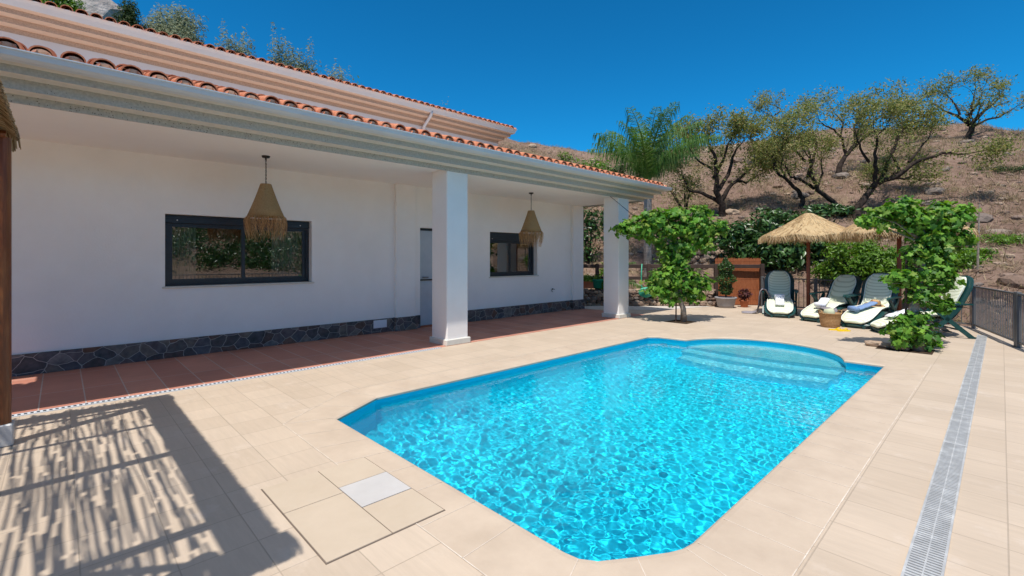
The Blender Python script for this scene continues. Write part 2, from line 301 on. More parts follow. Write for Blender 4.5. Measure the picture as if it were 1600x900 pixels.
# ------------------------------------------------------------------ object helpers
def tag(o, label=None, cat=None, group=None, kind=None):
    if label: o['label'] = label
    if cat: o['category'] = cat
    if group: o['group'] = group
    if kind: o['kind'] = kind
    return o
def thing(name, label, cat, loc=(0, 0, 0), rz=0, group=None):
    o = bpy.data.objects.new(name, None); COL.objects.link(o); o.location = loc; o.rotation_euler = (0, 0, rz); o.empty_display_size = .1
    return tag(o, label, cat, group)
class MB:
    def __init__(s): s.v = []; s.f = []; s.uv = None
    def add(s, vs, fs):
        n = len(s.v); s.v += [tuple(p) for p in vs]; s.f += [tuple(i + n for i in f) for f in fs]; return s
    def box(s, x0, x1, y0, y1, z0, z1, bev=0):
        if bev <= 0:
            v = [(x, y, z) for z in (z0, z1) for y in (y0, y1) for x in (x0, x1)]
            return s.add(v, [(0, 2, 3, 1), (4, 5, 7, 6), (0, 1, 5, 4), (2, 6, 7, 3), (0, 4, 6, 2), (1, 3, 7, 5)])
        b = min(bev, (x1-x0)*.45, (y1-y0)*.45, (z1-z0)*.45)
        rings = []
        for z, k in ((z0, b), (z0 + b, 0), (z1 - b, 0), (z1, b)):
            rings.append([(x0+k, y0+b, z), (x0+b, y0+k, z), (x1-b, y0+k, z), (x1-k, y0+b, z), (x1-k, y1-b, z), (x1-b, y1-k, z), (x0+b, y1-k, z), (x0+k, y1-b, z)])
        return s.loft(rings, True, True)
    def loft(s, rings, closed=True, caps=False):
        n = len(rings[0]); v = [p for r_ in rings for p in r_]; f = []
        m = n if closed else n - 1
        for i in range(len(rings) - 1):
            for j in range(m):
                a = i*n + j; b = i*n + (j+1) % n
                f.append((a, b, b + n, a + n))
        if caps:
            f.append(tuple(reversed(range(n)))); f.append(tuple(range((len(rings)-1)*n, len(rings)*n)))
        return s.add(v, f)
    def tube(s, pts, rads, n=8, caps=True, flat=None):
        pts = [Vector(p) for p in pts]
        if isinstance(rads, (int, float)): rads = [rads]*len(pts)
        rings = []; up = None
        for i, p in enumerate(pts):
            a = pts[max(i-1, 0)]; b = pts[min(i+1, len(pts)-1)]; t = (b - a)
            t = t.normalized() if t.length > 1e-9 else Vector((0, 0, 1))
            if up is None:
                up = Vector((0, 0, 1)) if abs(t.z) < .9 else Vector((1, 0, 0))
            u = (up - t*up.dot(t)); u = u.normalized() if u.length > 1e-6 else t.orthogonal().normalized(); wv = t.cross(u); up = u
            fl = flat or 1
            rings.append([tuple(p + (wv*math.cos(k*2*math.pi/n) + u*math.sin(k*2*math.pi/n)*fl)*rads[i]) for k in range(n)])
        return s.loft(rings, True, caps)
    def bar(s, a, b, w, h, up=(0, 0, 1)):
        a = Vector(a); b = Vector(b); t = (b-a).normalized(); u = Vector(up); u = (u - t*u.dot(t)).normalized(); q = t.cross(u)
        rg = [[tuple(p + q*sx*w/2 + u*sz*h/2) for sx, sz in ((-1, -1), (1, -1), (1, 1), (-1, 1))] for p in (a, b)]
        return s.loft(rg, True, True)
    def lathe(s, prof, c=(0, 0, 0), n=24, sx=1, sy=1, wob=None):
        rings = []
        for r_, z in prof:
            rings.append([(c[0] + r_*sx*math.cos(k*2*math.pi/n), c[1] + r_*sy*math.sin(k*2*math.pi/n), c[2] + z) for k in range(n)])
        return s.loft(rings, True, False)
    def poly(s, pts, z):
        return s.add([(p[0], p[1], z) for p in pts], [tuple(range(len(pts)))])
    def stone(s, c, r_, rs, sq=(1, 1, .7), rz=0):
        base = ICO_V; n = len(base); o = rs.randint(0, 9999)
        ca, sa = math.cos(rz), math.sin(rz); vs = []
        for v in base:
            k = 1 + .28*noise.noise(Vector(v)*1.4 + Vector((o, 0, 0)))
            x, y, z = (max(-.88, min(.88, q))*1.08*k for q in v)
            x *= sq[0]; y *= sq[1]; z *= sq[2]
            vs.append((c[0] + r_*(x*ca - y*sa), c[1] + r_*(x*sa + y*ca), c[2] + r_*z))
        return s.add(vs, ICO_F)
    def build(s, name, mat, parent=None, smooth=False, loc=None, uv=None):
        me = bpy.data.meshes.new(name); me.from_pydata(s.v, [], s.f)
        me.materials.append(M[mat] if isinstance(mat, str) else mat)
        if smooth: me.polygons.foreach_set('use_smooth', [True]*len(me.polygons))
        if uv:
            ul = me.uv_layers.new(name='UVMap')
            for lp in me.loops: ul.data[lp.index].uv = uv(s.v[lp.vertex_index])
        me.update()
        o = bpy.data.objects.new(name, me); COL.objects.link(o)
        if parent: o.parent = parent
        if loc: o.location = loc
        return o
import bmesh
_b = bmesh.new(); bmesh.ops.create_icosphere(_b, subdivisions=2, radius=1); ICO_V = [tuple(v.co) for v in _b.verts]; ICO_F = [tuple(v.index for v in f.verts) for f in _b.faces]; _b.free()
def struct(o): o['kind'] = 'structure'; return o

def leaves(name, C, size, mat, parent, shape='leaf', upbias=.3, jit=.35, out=None, asp=.5, rs=nr, dirs=None):
    """many small leaf faces: C is (n,3) positions"""
    C = np.asarray(C, float); n = len(C)
    sz = size*(1 + jit*(rs.rand(n)*2 - 1))
    nrm = rs.normal(size=(n, 3)); nrm /= np.linalg.norm(nrm, axis=1)[:, None]
    if out is not None: nrm = nrm*.75 + np.asarray(out)*.8
    nrm[:, 2] = nrm[:, 2] + upbias; nrm /= np.linalg.norm(nrm, axis=1)[:, None] + 1e-9
    a = rs.normal(size=(n, 3)) if dirs is None else np.asarray(dirs) + rs.normal(size=(n, 3))*.25
    a -= nrm*(a*nrm).sum(1)[:, None]; a /= np.linalg.norm(a, axis=1)[:, None] + 1e-9
    b = np.cross(nrm, a)
    if shape == 'leaf':
        T = [(-.5, 0, 0), (-.1, .5*asp, .06), (.5, 0, -.06), (-.1, -.5*asp, .06)]; F = [(0, 2, 1), (0, 3, 2)]
        F = [(0, 3, 2), (0, 2, 1)]
    elif shape == 'vine':
        T = [(0, 0, .04)]
        for ang, rr in ((-160, .42), (-115, .56), (-80, .36), (-50, .55), (-22, .40), (0, .62), (22, .40), (50, .55), (80, .36), (115, .56), (160, .42)):
            T.append((math.cos(R(ang))*rr, math.sin(R(ang))*rr, -.10*rr*1.4 + .05*math.sin(ang)))
        F = [(0, i, i+1) for i in range(1, 11)]
    elif shape == 'blade':
        T = [(-.5, .5*asp, 0), (-.5, -.5*asp, 0), (.5, 0, 0)]; F = [(0, 1, 2)]
    T = np.array(T); k = len(T)
    V = (C[:, None, :] + sz[:, None, None]*(T[None, :, 0, None]*a[:, None, :] + T[None, :, 1, None]*b[:, None, :] + T[None, :, 2, None]*nrm[:, None, :])).reshape(-1, 3)
    Fi = (np.arange(n)[:, None, None]*k + np.array(F)[None]).reshape(-1, 3)
    me = bpy.data.meshes.new(name); me.vertices.add(len(V)); me.vertices.foreach_set('co', V.ravel())
    me.loops.add(len(Fi)*3); me.loops.foreach_set('vertex_index', Fi.ravel().astype(np.int32))
    me.polygons.add(len(Fi)); me.polygons.foreach_set('loop_start', np.arange(0, len(Fi)*3, 3, dtype=np.int32)); me.polygons.foreach_set('loop_total', np.full(len(Fi), 3, dtype=np.int32))
    me.materials.append(M[mat]); me.update(calc_edges=True); me.validate()
    o = bpy.data.objects.new(name, me); COL.objects.link(o)
    if parent: o.parent = parent
    return o
def copy_tree(o, parent=None, n=0):
    c = o.copy(); COL.objects.link(c); c.parent = parent
    for ch in [x for x in KIDS.get(o.name, [])]: copy_tree(ch, c)
    return c
KIDS = {}
def index_kids():
    KIDS.clear()
    for o in bpy.data.objects:
        if o.parent: KIDS.setdefault(o.parent.name, []).append(o)

# ================================================================== TERRAIN
YARD = [(-25, -8), (-25, 9), (-10.6, 10.3), (-8.45, 12.25), (-6.15, 14.45), (-5.12, 15.45), (-.35, 13.8), (.30, 11.3), (1.42, 7.3), (2.80, 2.4), (4.0, -2), (4.0, -8)]
YP = np.array(YARD, float)
def yard_dist(x, y):
    """signed distance to the yard outline, + outside"""
    x = np.asarray(x, float); y = np.asarray(y, float); d = np.full(x.shape, 1e9); ins = np.zeros(x.shape, bool)
    n = len(YP)
    for i in range(n):
        ax, ay = YP[i]; bx, by = YP[(i+1) % n]; ex, ey = bx-ax, by-ay
        t = np.clip(((x-ax)*ex + (y-ay)*ey)/(ex*ex+ey*ey), 0, 1)
        d = np.minimum(d, np.hypot(x-ax-t*ex, y-ay-t*ey))
        c = ((ay > y) != (by > y)) & (x < (bx-ax)*(y-ay)/((by-ay) if by != ay else 1e-9) + ax)
        ins ^= c
    return np.where(ins, -d, d)
_cp = [(-180, .10), (-100, .15), (-60, .62), (math.degrees(math.atan(-800/735)), .56), (math.degrees(math.atan(-650/735)), .50)]
for px_, y_ in ((300, 82), (450, 126), (600, 166), (700, 188), (815, 224), (925, 236), (1040, 236), (1200, 216), (1350, 204), (1455, 196), (1530, 196), (1568, 206), (1600, 208)):
    _cp.append((math.degrees(math.atan((px_-800)/735)), (403-y_)/735))
_cp += [(60, .26), (90, .30), (130, .32), (180, .10)]
CA = np.array([a for a, b in _cp]); CB = np.array([b*math.cos(R(max(-60, min(60, a)))) for a, b in _cp])
def terr(x, y):
    x = np.asarray(x, float); y = np.asarray(y, float)
    D = x*DX + y*DY; l = x*RX + y*RY; ang = np.degrees(np.arctan2(l, D)); Rr = np.hypot(x, y)
    s = np.interp(ang, CA, CB); Rc = 40.0
    d = yard_dist(x, y)
    zc = CAMZ + s*Rc
    z0 = np.interp(ang, [-180, 40, 52, 70, 150, 180], [-.1, -.1, -.3, -1.2, -1.5, -.1])
    dd = np.maximum(d, 0)
    t = np.where(Rr < Rc, dd/(dd + np.maximum(Rc - Rr, 1e-6)), 1)
    prof = t**.96
    z = z0 + (zc - z0)*prof - np.maximum(Rr - Rc, 0)*.10
    z = z0 + (z - z0)*np.clip(dd/1.2, 0, 1)
    nz = np.array([noise.fractal(Vector((a*.16, b*.16, 3.3)), 1.0, 2.1, 5) for a, b in zip(x.ravel(), y.ravel())]).reshape(x.shape)
    z = z + nz*np.clip(dd/6, 0, 1)*.55
    return np.where(d < 0, np.maximum(-2.3, z0 - .05 + 4*d), z)
def hz(x, y): return float(terr(np.array([x]), np.array([y]))[0])
def hit(px, py, D0=13, D1=60):
    D = D0
    while D < D1:
        p = at(px, py, D)
        if hz(p.x, p.y) >= p.z: break
        D += .25
    p = at(px, py, D); p.z = hz(p.x, p.y)
    return p, D
rr = [.5]; 
while rr[-1] < 150: rr.append(rr[-1] + (.30 if rr[-1] < 22 else .5 if rr[-1] < 50 else 4))
rr = np.array(rr); NA = 420
aa = np.linspace(0, 2*math.pi, NA, endpoint=False)
Rg, Ag = np.meshgrid(rr, aa, indexing='ij'); Xg = Rg*np.cos(Ag); Yg = Rg*np.sin(Ag); Zg = terr(Xg, Yg)
mb = MB(); mb.v = list(zip(Xg.ravel(), Yg.ravel(), Zg.ravel()))
mb.f = [(i*NA + j, (i+1)*NA + j, (i+1)*NA + (j+1) % NA, i*NA + (j+1) % NA) for i in range(len(rr)-1) for j in range(NA)]
mb.f.append(tuple(range(NA)))
struct(mb.build('hillside', 'hillside', smooth=True))
print('terrain ok', len(mb.v))

# ================================================================== POOL
WL = -.085
RC = (-2.72, 7.85)
def pool_outline():
    p = [(-4.19, 1.78), (-1.50, 1.78), (-1.41, 1.795), (-1.33, 1.85), (-1.22, 2.01), (-1.12, 2.17), (-1.085, 2.25), (-1.07, 2.34)]
    p += [(-1.07, 5.2), (-1.07, 8.06), (-1.53, 8.06)]
    a0 = math.degrees(math.asin((8.06-7.85)/1.2)); 
    for k in range(1, 24):
        a = a0 + (180 - 2*a0)*k/24; p.append((RC[0] + 1.2*math.cos(R(a)), RC[1] + 1.2*math.sin(R(a))))
    p += [(-3.91, 8.06), (-4.40, 8.00), (-4.55, 7.85), (-4.55, 5.2), (-4.55, 2.38)]
    return p
PO = pool_outline()
def offset(poly, k):
    """k>0 outward for a CCW polygon, mitred"""
    n = len(poly); out = []
    for i in range(n):
        a = Vector(poly[i-1]); b = Vector(poly[i]); c = Vector(poly[(i+1) % n])
        d1 = (b-a).normalized(); d2 = (c-b).normalized(); n1 = Vector((d1.y, -d1.x)); n2 = Vector((d2.y, -d2.x))
        m_ = (n1+n2); m_ = m_.normalized() if m_.length > 1e-6 else n1
        out.append(tuple(b + m_*(k/max(.5, m_.dot(n1)))))
    return out
OUT = [(-4.34, 1.40), (-1.44, 1.40), (-1.26, 1.425), (-1.08, 1.52), (-.92, 1.74), (-.76, 1.98), (-.68, 2.13), (-.66, 2.30)] + [(-.66, 5.2), (-.66, 8.44), (-1.36, 8.44)]
OUT = OUT[:]
a0 = math.degrees(math.asin((8.44-7.85)/1.58))
for k in range(1, 24):
    a = a0 + (180-2*a0)*k/24; OUT.append((RC[0] + 1.58*math.cos(R(a)), RC[1] + 1.58*math.sin(R(a))))
OUT += [(-4.16, 8.44), (-4.62, 8.40), (-4.94, 8.10), (-4.94, 5.2), (-4.94, 2.24)]
assert len(OUT) == len(PO)
pool = thing('swimming_pool', 'blue swimming pool with rounded step end set into the beige tiled deck', 'pool', (-2.8, 5, 0))
PL = Vector((2.8, -5, 0))
def P_(pts, z): return [(x + PL.x, y + PL.y, z) for x, y in pts]
# coping: nosing ring
mb = MB(); prof = [(OUT, 0.0), ]
inn = offset(PO, -.028)
ring = lambda poly, z: P_(poly, z)
mb.loft([ring(OUT, -.05), ring(OUT, .001), ring(offset(PO, .02), .001), ring(offset(PO, -.012), -.003), ring(inn, -.014), ring(inn, -.032), ring(offset(PO, .005), -.034)])
mb.build('coping', 'coping_tile', pool)
mb = MB()   # joints between the coping stones
def seg(a, b, wd, z): 
    a = Vector((*a, z)); b = Vector((*b, z)); mb.bar(a, b, wd, .001)
segs = []
def cj(i, t):
    j = (i+1) % len(PO); a = Vector(PO[i]).lerp(Vector(PO[j]), t); b = Vector(OUT[i]).lerp(Vector(OUT[j]), t); segs.append((a, b))
for i in range(len(PO)):
    L = (Vector(PO[(i+1) % len(PO)]) - Vector(PO[i])).length
    k = round(L/.333)
    if k >= 2:
        for q in range(k): cj(i, q/k)
    elif i % 2 == 0: cj(i, 0)
for a, b in segs:
    a = a + (a-b).normalized()*0.0
    mb.bar((a.x+PL.x, a.y+PL.y, .0022), (b.x+PL.x, b.y+PL.y, .0022), .0042, .0012)
for i in range(len(OUT)):
    a = OUT[i]; b = OUT[(i+1) % len(OUT)]
    mb.bar((a[0]+PL.x, a[1]+PL.y, .0022), (b[0]+PL.x, b[1]+PL.y, .0022), .006, .0012)
mb.build('coping_joints', 'joint_line', pool)
# shell
mb = MB()
rings = [(.004, -.03), (-.01, -.55), (-.04, -.70), (-.12, -.84), (-.22, -.98), (-.30, -1.06), (-.45, -1.10)]
mb.loft([P_(offset(PO, k), z) for k, z in rings])
last = offset(PO, -.45)
tri = tessellate_polygon([[Vector((x, y, 0)) for x, y in last]])
mb.add(P_(last, -1.10), [tuple(t_) for t_ in tri])
shell = mb.build('shell', 'pool_shell', pool)
# bench ledge along the left wall and arc steps
mb = MB()
def prism(pts, z, zb):
    n = len(pts); mb.loft([P_(pts, zb), P_(pts, z-.02), P_(offset(pts, -.012), z)]); mb.add(P_(offset(pts, -.012), z), [tuple(range(n))])
a0_ = math.asin(.24/1.2); fr = lambda x0, x1, y, k: [(x0 + (x1-x0)*i/12, y - k*math.sin(math.pi*i/12)) for i in range(13)]
arc = [(RC[0] + 1.19*math.cos(a0_ + (math.pi-2*a0_)*i/24), RC[1] + 1.19*math.sin(a0_ + (math.pi-2*a0_)*i/24)) for i in range(25)]
prism(fr(arc[-1][0], arc[0][0], 8.06, .10)[1:-1] + arc, -.26, -1.1)
prism(fr(-3.86, -1.58, 7.80, .14) + [(-1.58, 8.12), (-3.86, 8.12)], -.50, -1.1)
prism(fr(-3.80, -1.64, 7.50, .18) + [(-1.64, 7.9), (-3.80, 7.9)], -.76, -1.1)
steps = mb.build('steps', 'pool_step', pool)
_b = bmesh.new(); _b.from_mesh(steps.data); bmesh.ops.recalc_face_normals(_b, faces=_b.faces); _b.to_mesh(steps.data); _b.free()
for (x, y, fx, fy) in ((-4.30, 8.0, 0, -1), (-1.25, 8.05, 0, -1)):
    mb = MB(); mb.tube([(x+PL.x, y+PL.y, -.30), (x+PL.x, y+PL.y-.03, -.30)], [.07, .055], 20); mb.build('pool_light', 'pool_white', pool)
# water surface: real ripples
nx, ny = 420, 860
wx = np.linspace(-4.56, -1.06, nx); wy = np.linspace(1.76, 9.07, ny)
WX, WY = np.meshgrid(wx, wy); WZ = np.zeros_like(WX)
wr = np.random.RandomState(3)
for k in range(130):
    lam = .042*(.20/.042)**(wr.rand()**1.0) if k > 7 else .5 + wr.rand()
    th = wr.normal()*.8 + .9; kx, ky = math.cos(th)*2*math.pi/lam, math.sin(th)*2*math.pi/lam
    wob = .8*np.sin(WX*2.7*wr.rand() + WY*2.1*wr.rand() + k) + .6*np.sin(WX*6*wr.rand() - WY*5*wr.rand())
    env = np.clip(.5 + .6*np.sin(WX*wr.uniform(.6, 3) + WY*wr.uniform(.6, 3) + wr.rand()*6.28), .05, 1.1)
    A_ = .00105*lam*(.35 if k <= 7 else 1)
    WZ += A_*wr.uniform(.4, 1)*env*np.sin(kx*WX + ky*WY + wr.rand()*6.28 + wob)
WZ *= .85 + .6*np.clip(1 - (WY-1.8)/3.2, 0, 1)
PA = np.array(PO)
from_in = np.zeros(WX.shape, bool)
for i in range(len(PA)):
    ax, ay = PA[i]; bx, by = PA[(i+1) % len(PA)]
    c = ((ay > WY) != (by > WY)) & (WX < (bx-ax)*(WY-ay)/((by-ay) if by != ay else 1e-9) + ax); from_in ^= c
dil = from_in.copy()
for sx in (-1, 0, 1):
    for sy in (-1, 0, 1): dil |= np.roll(np.roll(from_in, sx, 1), sy, 0)
idx = -np.ones(WX.shape, int); sel = dil.ravel(); idx.ravel()[sel] = np.arange(sel.sum())
V = np.stack([WX.ravel()[sel], WY.ravel()[sel], WZ.ravel()[sel] + WL], 1)
a_, b_, c_, d_ = idx[:-1, :-1], idx[:-1, 1:], idx[1:, 1:], idx[1:, :-1]
ok = (a_ >= 0) & (b_ >= 0) & (c_ >= 0) & (d_ >= 0)
mb = MB(); mb.v = [tuple(v) for v in V]; mb.f = list(zip(a_[ok].tolist(), b_[ok].tolist(), c_[ok].tolist(), d_[ok].tolist()))
wat = mb.build('water', 'pool_water', smooth=True); struct(wat)
wat.cycles.is_caustics_caster = True
for o in (shell, steps): o.cycles.is_caustics_receiver = True

# ================================================================== DECK, TERRACE, GROUND SHEETS
DECK = [(-6.30, -7.9), (4.0, -7.9), (4.0, -2), (2.80, 2.4), (1.42, 7.3), (.30, 11.3), (-.35, 13.8), (-5.12, 15.45), (-6.15, 14.45), (-8.45, 12.25), (-10.6, 10.9), (-10.6, 10.76), (-6.30, 10.76)]
tri = tessellate_polygon([[Vector((x, y, 0)) for x, y in DECK], [Vector((x, y, 0)) for x, y in OUT]])
allp = DECK + OUT
mb = MB(); fs = []
for t_ in tri:
    a, b, c = (Vector(allp[i]) for i in t_)
    fs.append(tuple(t_) if (b-a).cross(c-a) > 0 else tuple(reversed(t_)))
mb.add([(x, y, 0) for x, y in allp], fs)
mb.loft([[(x, y, -2.4) for x, y in DECK], [(x, y, 0) for x, y in DECK]])
struct(mb.build('pool_deck', 'deck_tile'))
mb = MB(); mb.box(-10.6, -6.30, -7.9, 10.76, -.5, .004); struct(mb.build('terrace_floor', 'terrace_tile'))
mb = MB(); mb.poly([(-10.55, 10.78), (-8.1, 10.78), (-6.6, 11.9), (-6.0, 13.9), (-6.2, 14.3), (-8.4, 12.2), (-10.55, 10.85)], .005); struct(mb.build('gravel_path', 'gravel_mat'))
mb = MB(); mb.poly([(-5.30, 9.88), (-4.78, 9.88), (-4.78, 10.42), (-5.30, 10.42)], .004)
mb.poly([(-1.40, 9.40), (-.72, 9.40), (-.72, 9.90), (-1.40, 9.90)], .004); struct(mb.build('soil', 'soil'))

# access hatch
ht = thing('access_hatch', 'square tiled access hatch beside the pool with a small grey lid in it', 'hatch', (-2.71, 1.25, 0))
mb = MB(); mb.box(-.50, .50, -.345, .345, .0005, .003); mb.build('frame', 'dark_gap', ht)
mb = MB()
X0, X1, Y0, Y1 = -.493, .493, -.338, .338
for (x0, x1, y0, y1) in ((X0, -.175, .012, Y1), (X0, -.10, Y0+.0, .006), (-.095, X1, Y0, .006), (.15, X1, .012, Y1)):
    mb.box(x0, x1, y0, y1, .001, .0062)
mb.build('cover', 'hatch_tile', ht)
mb = MB(); mb.box(-.170, .143, .012, Y1, .001, .0068); mb.build('small_lid', 'hatch_grey', ht)

# long drain channel to the right of the pool
dr = thing('drain_channel', 'long galvanised drain grating running beside the pool to the railing corner', 'drain', (-.25, 4, 0))
mb = MB(); mb.box(-.062, .062, -6, 8.45, -.01, .002); mb.build('channel', 'steel_dark', dr)  # dark strip laid on the deck in place of a shaded hollow
mb = MB(); mb.box(-.068, -.058, -6, 8.45, .0, .010); mb.box(.058, .068, -6, 8.45, 0, .010)
for k in range(15): mb.box(-.058, .058, -6+k, -5.985+k, .002, .0092)
mb.build('frame', 'galvanised', dr)
mb = MB(); y = -5.97
while y < 8.42:
    mb.box(-.058, .058, y, y+.013, .002, .0088); y += .0255
mb.box(-.003, .003, -5.97, 8.43, .002, .0080)
mb.build('grating', 'galvanised', dr)
# small slotted channel along terrace edge
td = thing('slot_drain', 'narrow white slotted drain along the edge of the red terrace', 'drain', (-6.27, 0, 0))
mb = MB(); mb.box(-.03, .035, -4, 4.4, .0008, .004); mb.build('channel', 'black_void', td)  # shade inside the slots painted as a black sheet under the slats
mb = MB(); mb.box(-.034, -.022, -4, 4.4, .0, .009); mb.box(.026, .042, -4, 4.4, 0, .008); y = -4
while y < 4.4:
    mb.box(-.022, .026, y, y+.020, .002, .0078); y += .042
mb.build('slats', 'gutter_white', td)
mb = MB(); mb.box(-6.298, -6.228, 4.4, 9.5, .001, .0045); 

# ================================================================== HOUSE
WX_ = -8.35; ZC = 2.92; YE = 10.75; YS = -7.5
house = thing('house', 'white villa with covered porch, clay tiled eaves and dark framed windows', 'house', (WX_, 3, 0))
HL = Vector((-WX_, -3, 0))
class HB(MB):
    def build(s, name, mat, parent=house, smooth=False, uv=None):
        s.v = [(x + HL.x, y + HL.y, z) for x, y, z in s.v]
        return MB.build(s, name, mat, parent, smooth, uv=uv)
WIN = [(1.09, 3.17, 1.03, 2.09), (7.30, 8.93, 1.00, 2.07)]
DOOR = (5.38, 6.22, 0.0, 2.08)
mb = HB(); T = .26
def wallseg(y0, y1, z0, z1): mb.box(WX_-T, WX_, y0, y1, z0, z1)
ys = [YS, 1.09, 3.17, 5.38, 6.22, 7.30, 8.93, YE]
wallseg(YS, 1.09, 0, ZC); wallseg(3.17, 5.38, 0, ZC); wallseg(6.22, 7.30, 0, ZC); wallseg(8.93, YE, 0, ZC)
for y0, y1, z0, z1 in WIN: wallseg(y0, y1, 0, z0); wallseg(y0, y1, z1, ZC)
wallseg(5.38, 6.22, 2.08, ZC)
mb.box(-11.5, WX_-T, YE-.25, YE, 0, ZC)     # end wall
mb.box(-11.5, -11.3, YS, YE-.25, 0, ZC)
mb.build('wall', 'wall_white')
for y0, y1 in ((4.78, 5.22), (10.30, YE+.02)):
    mb = HB(); mb.box(WX_-.02, WX_+.085, y0, y1, 0, ZC, .008); mb.build('pilaster', 'wall_white')
mb = HB()
for y0, y1, o_ in ((YS, 4.78, .028), (4.755, 5.245, .112), (5.245, 5.375, .028), (6.225, 10.28, .028), (10.275, YE+.045, .112)):
    mb.box(WX_, WX_+o_, y0, y1, .0, .268 + (.004 if o_ > .1 else 0), .006)
mb.build('stone_plinth', 'slate')
# soffit; near end has an open bay letting a patch of sun in
mb = HB(); mb.box(WX_-T, -6.34, -1.50, YE-.02, ZC, ZC+.16); mb.box(WX_-T, -7.52, YS, -1.50, ZC, ZC+.16); mb.box(-6.62, -6.34, YS, -1.5, ZC, ZC+.16)
mb.build('soffit', 'soffit_white')
# stepped cornice: path along X=-6.32 then mitred round the end at Y=YE
def sweep(prof, x0, ye, ys_, xe, name, mat, close=False, smooth=False):
    mb = HB(); rings = [[], [], []]
    for o_, z in prof:
        rings[0].append((x0+o_, ys_, z)); rings[1].append((x0+o_, ye+o_*.62, z)); rings[2].append((xe, ye+o_*.62, z))
    v = rings; mb.loft(v, close, False); return mb.build(name, mat, smooth=smooth)
sweep([(-.02, 2.885), (0, 2.885), (0, 2.962)], -6.32, YE, YS, -8.4, 'cornice_band', 'cornice_speckle')
sweep([(0, 2.962), (.19, 2.962)], -6.32, YE, YS, -8.4, 'cornice_ledge', 'cornice_pale')
sweep([(.19, 2.962), (.19, 3.062)], -6.32, YE, YS, -8.4, 'cornice_band', 'cornice_speckle')
sweep([(.19, 3.062), (.36, 3.062)], -6.32, YE, YS, -8.4, 'cornice_ledge', 'cornice_pale')
sweep([(.36, 3.062), (.36, 3.128)], -6.32, YE, YS, -8.4, 'cornice_band', 'cornice_speckle')
sweep([(.36, 3.128), (.50, 3.134), (.50, 3.19), (-.3, 3.24)], -6.32, YE, YS, -8.4, 'cornice_top', 'cornice_pale')
gp = [(.40, 3.150), (.46, 3.128), (.52, 3.132), (.560, 3.152), (.572, 3.196), (.588, 3.200), (.588, 3.209), (.560, 3.209), (.556, 3.162), (.518, 3.142), (.46, 3.138), (.40, 3.160)]
sweep(gp, -6.32, YE, YS, -8.4, 'gutter', 'gutter_white', close=True)
# barrel tiles
def tile_roof(xg, zg, y0, y1, slope, run, name, rows=None, per=.208):
    mb = HB(); rs = random.Random(5); L = .36; tot = 0
    n = int((y1-y0)/per)
    for k in range(n):
        yc = y0 + (k+.5)*per
        s = 0; j = 0
        while s < run:
            r0 = .088*rs.uniform(.96, 1.05); r1 = r0*.86; e = min(L*1.12, run - s + .06)
            dz = rs.uniform(-.004, .004); dy = rs.uniform(-.006, .006); dx = rs.uniform(-.012, .012) if j == 0 else 0
            rg = []
            for q, (t_, r_) in enumerate(((0, r0), (e, r1))):
                x = xg + dx - (s+t_)*math.cos(slope); z = zg + dz + (s+t_)*math.sin(slope) + (.012 if q == 0 else 0)
                outer = [(x, yc+dy+r_*math.cos(a), z + r_*.92*math.sin(a)) for a in [math.pi*i/9 for i in range(10)]]
                inner = [(x, yc+dy+(r_-.013)*math.cos(a), z + (r_-.013)*.92*math.sin(a)) for a in [math.pi*i/9 for i in range(9, -1, -1)]]
                rg.append(outer+inner)
            mb.loft(rg, True, True); s += L; j += 1
        # pan tile between covers
        yp = yc + per/2
        rg = []
        for t_ in (-.035, run):
            x = xg - t_*math.cos(slope); z = zg + t_*math.sin(slope) + .045
            rg.append([(x, yp + .075*math.cos(a), z + .05*math.sin(a)) for a in [math.pi + math.pi*i/7 for i in range(8)]])
        mb.loft(rg, False)
    o = mb.build(name, 'clay', smooth=False)
    return o
SL = math.atan(.305)
tile_roof(-5.80, 3.215, YS, 11.0, SL, 1.25, 'roof_tiles')
mb = HB(); rs = random.Random(9); k = 0; y = YS + .104      # mortar plugs under the barrel ends
while y < 11.0:
    mb.lathe([(0, 0)], (0, 0, 0), 3) if False else None
    ring0 = [(-5.808, y + .074*math.cos(math.pi*i/8), 3.205 + .068*math.sin(math.pi*i/8)) for i in range(9)]
    ring1 = [(-6.1, a[1], a[2]+.07) for a in ring0]
    mb.loft([ring0, ring1], True, True); y += .208
mb.build('tile_mortar', 'clay_mortar')
mb = HB()
mb.add([(-5.86, YS, 3.19), (-5.86, 11.0, 3.19), (-7.0, 11.0, 3.19+.35), (-7.0, YS, 3.19+.35), (-7.0, YS, 3.27), (-7.0, 11.0, 3.27), (-5.86, YS, 3.185), (-5.86, 11.0, 3.185)], [(0, 1, 2, 3), (3, 2, 5, 4), (1, 7, 5, 2), (0, 3, 4, 6), (0, 6, 7, 1), (6, 4, 5, 7)])
mb.build('roof_bed', 'clay_mortar')
mb = HB(); mb.box(-12.4, -6.98, -1.5, YE+.1, ZC+.16, 3.30); mb.box(-12.4, -7.52, YS, -1.5, ZC+.16, 3.30); mb.build('flat_roof', 'cornice_pale')
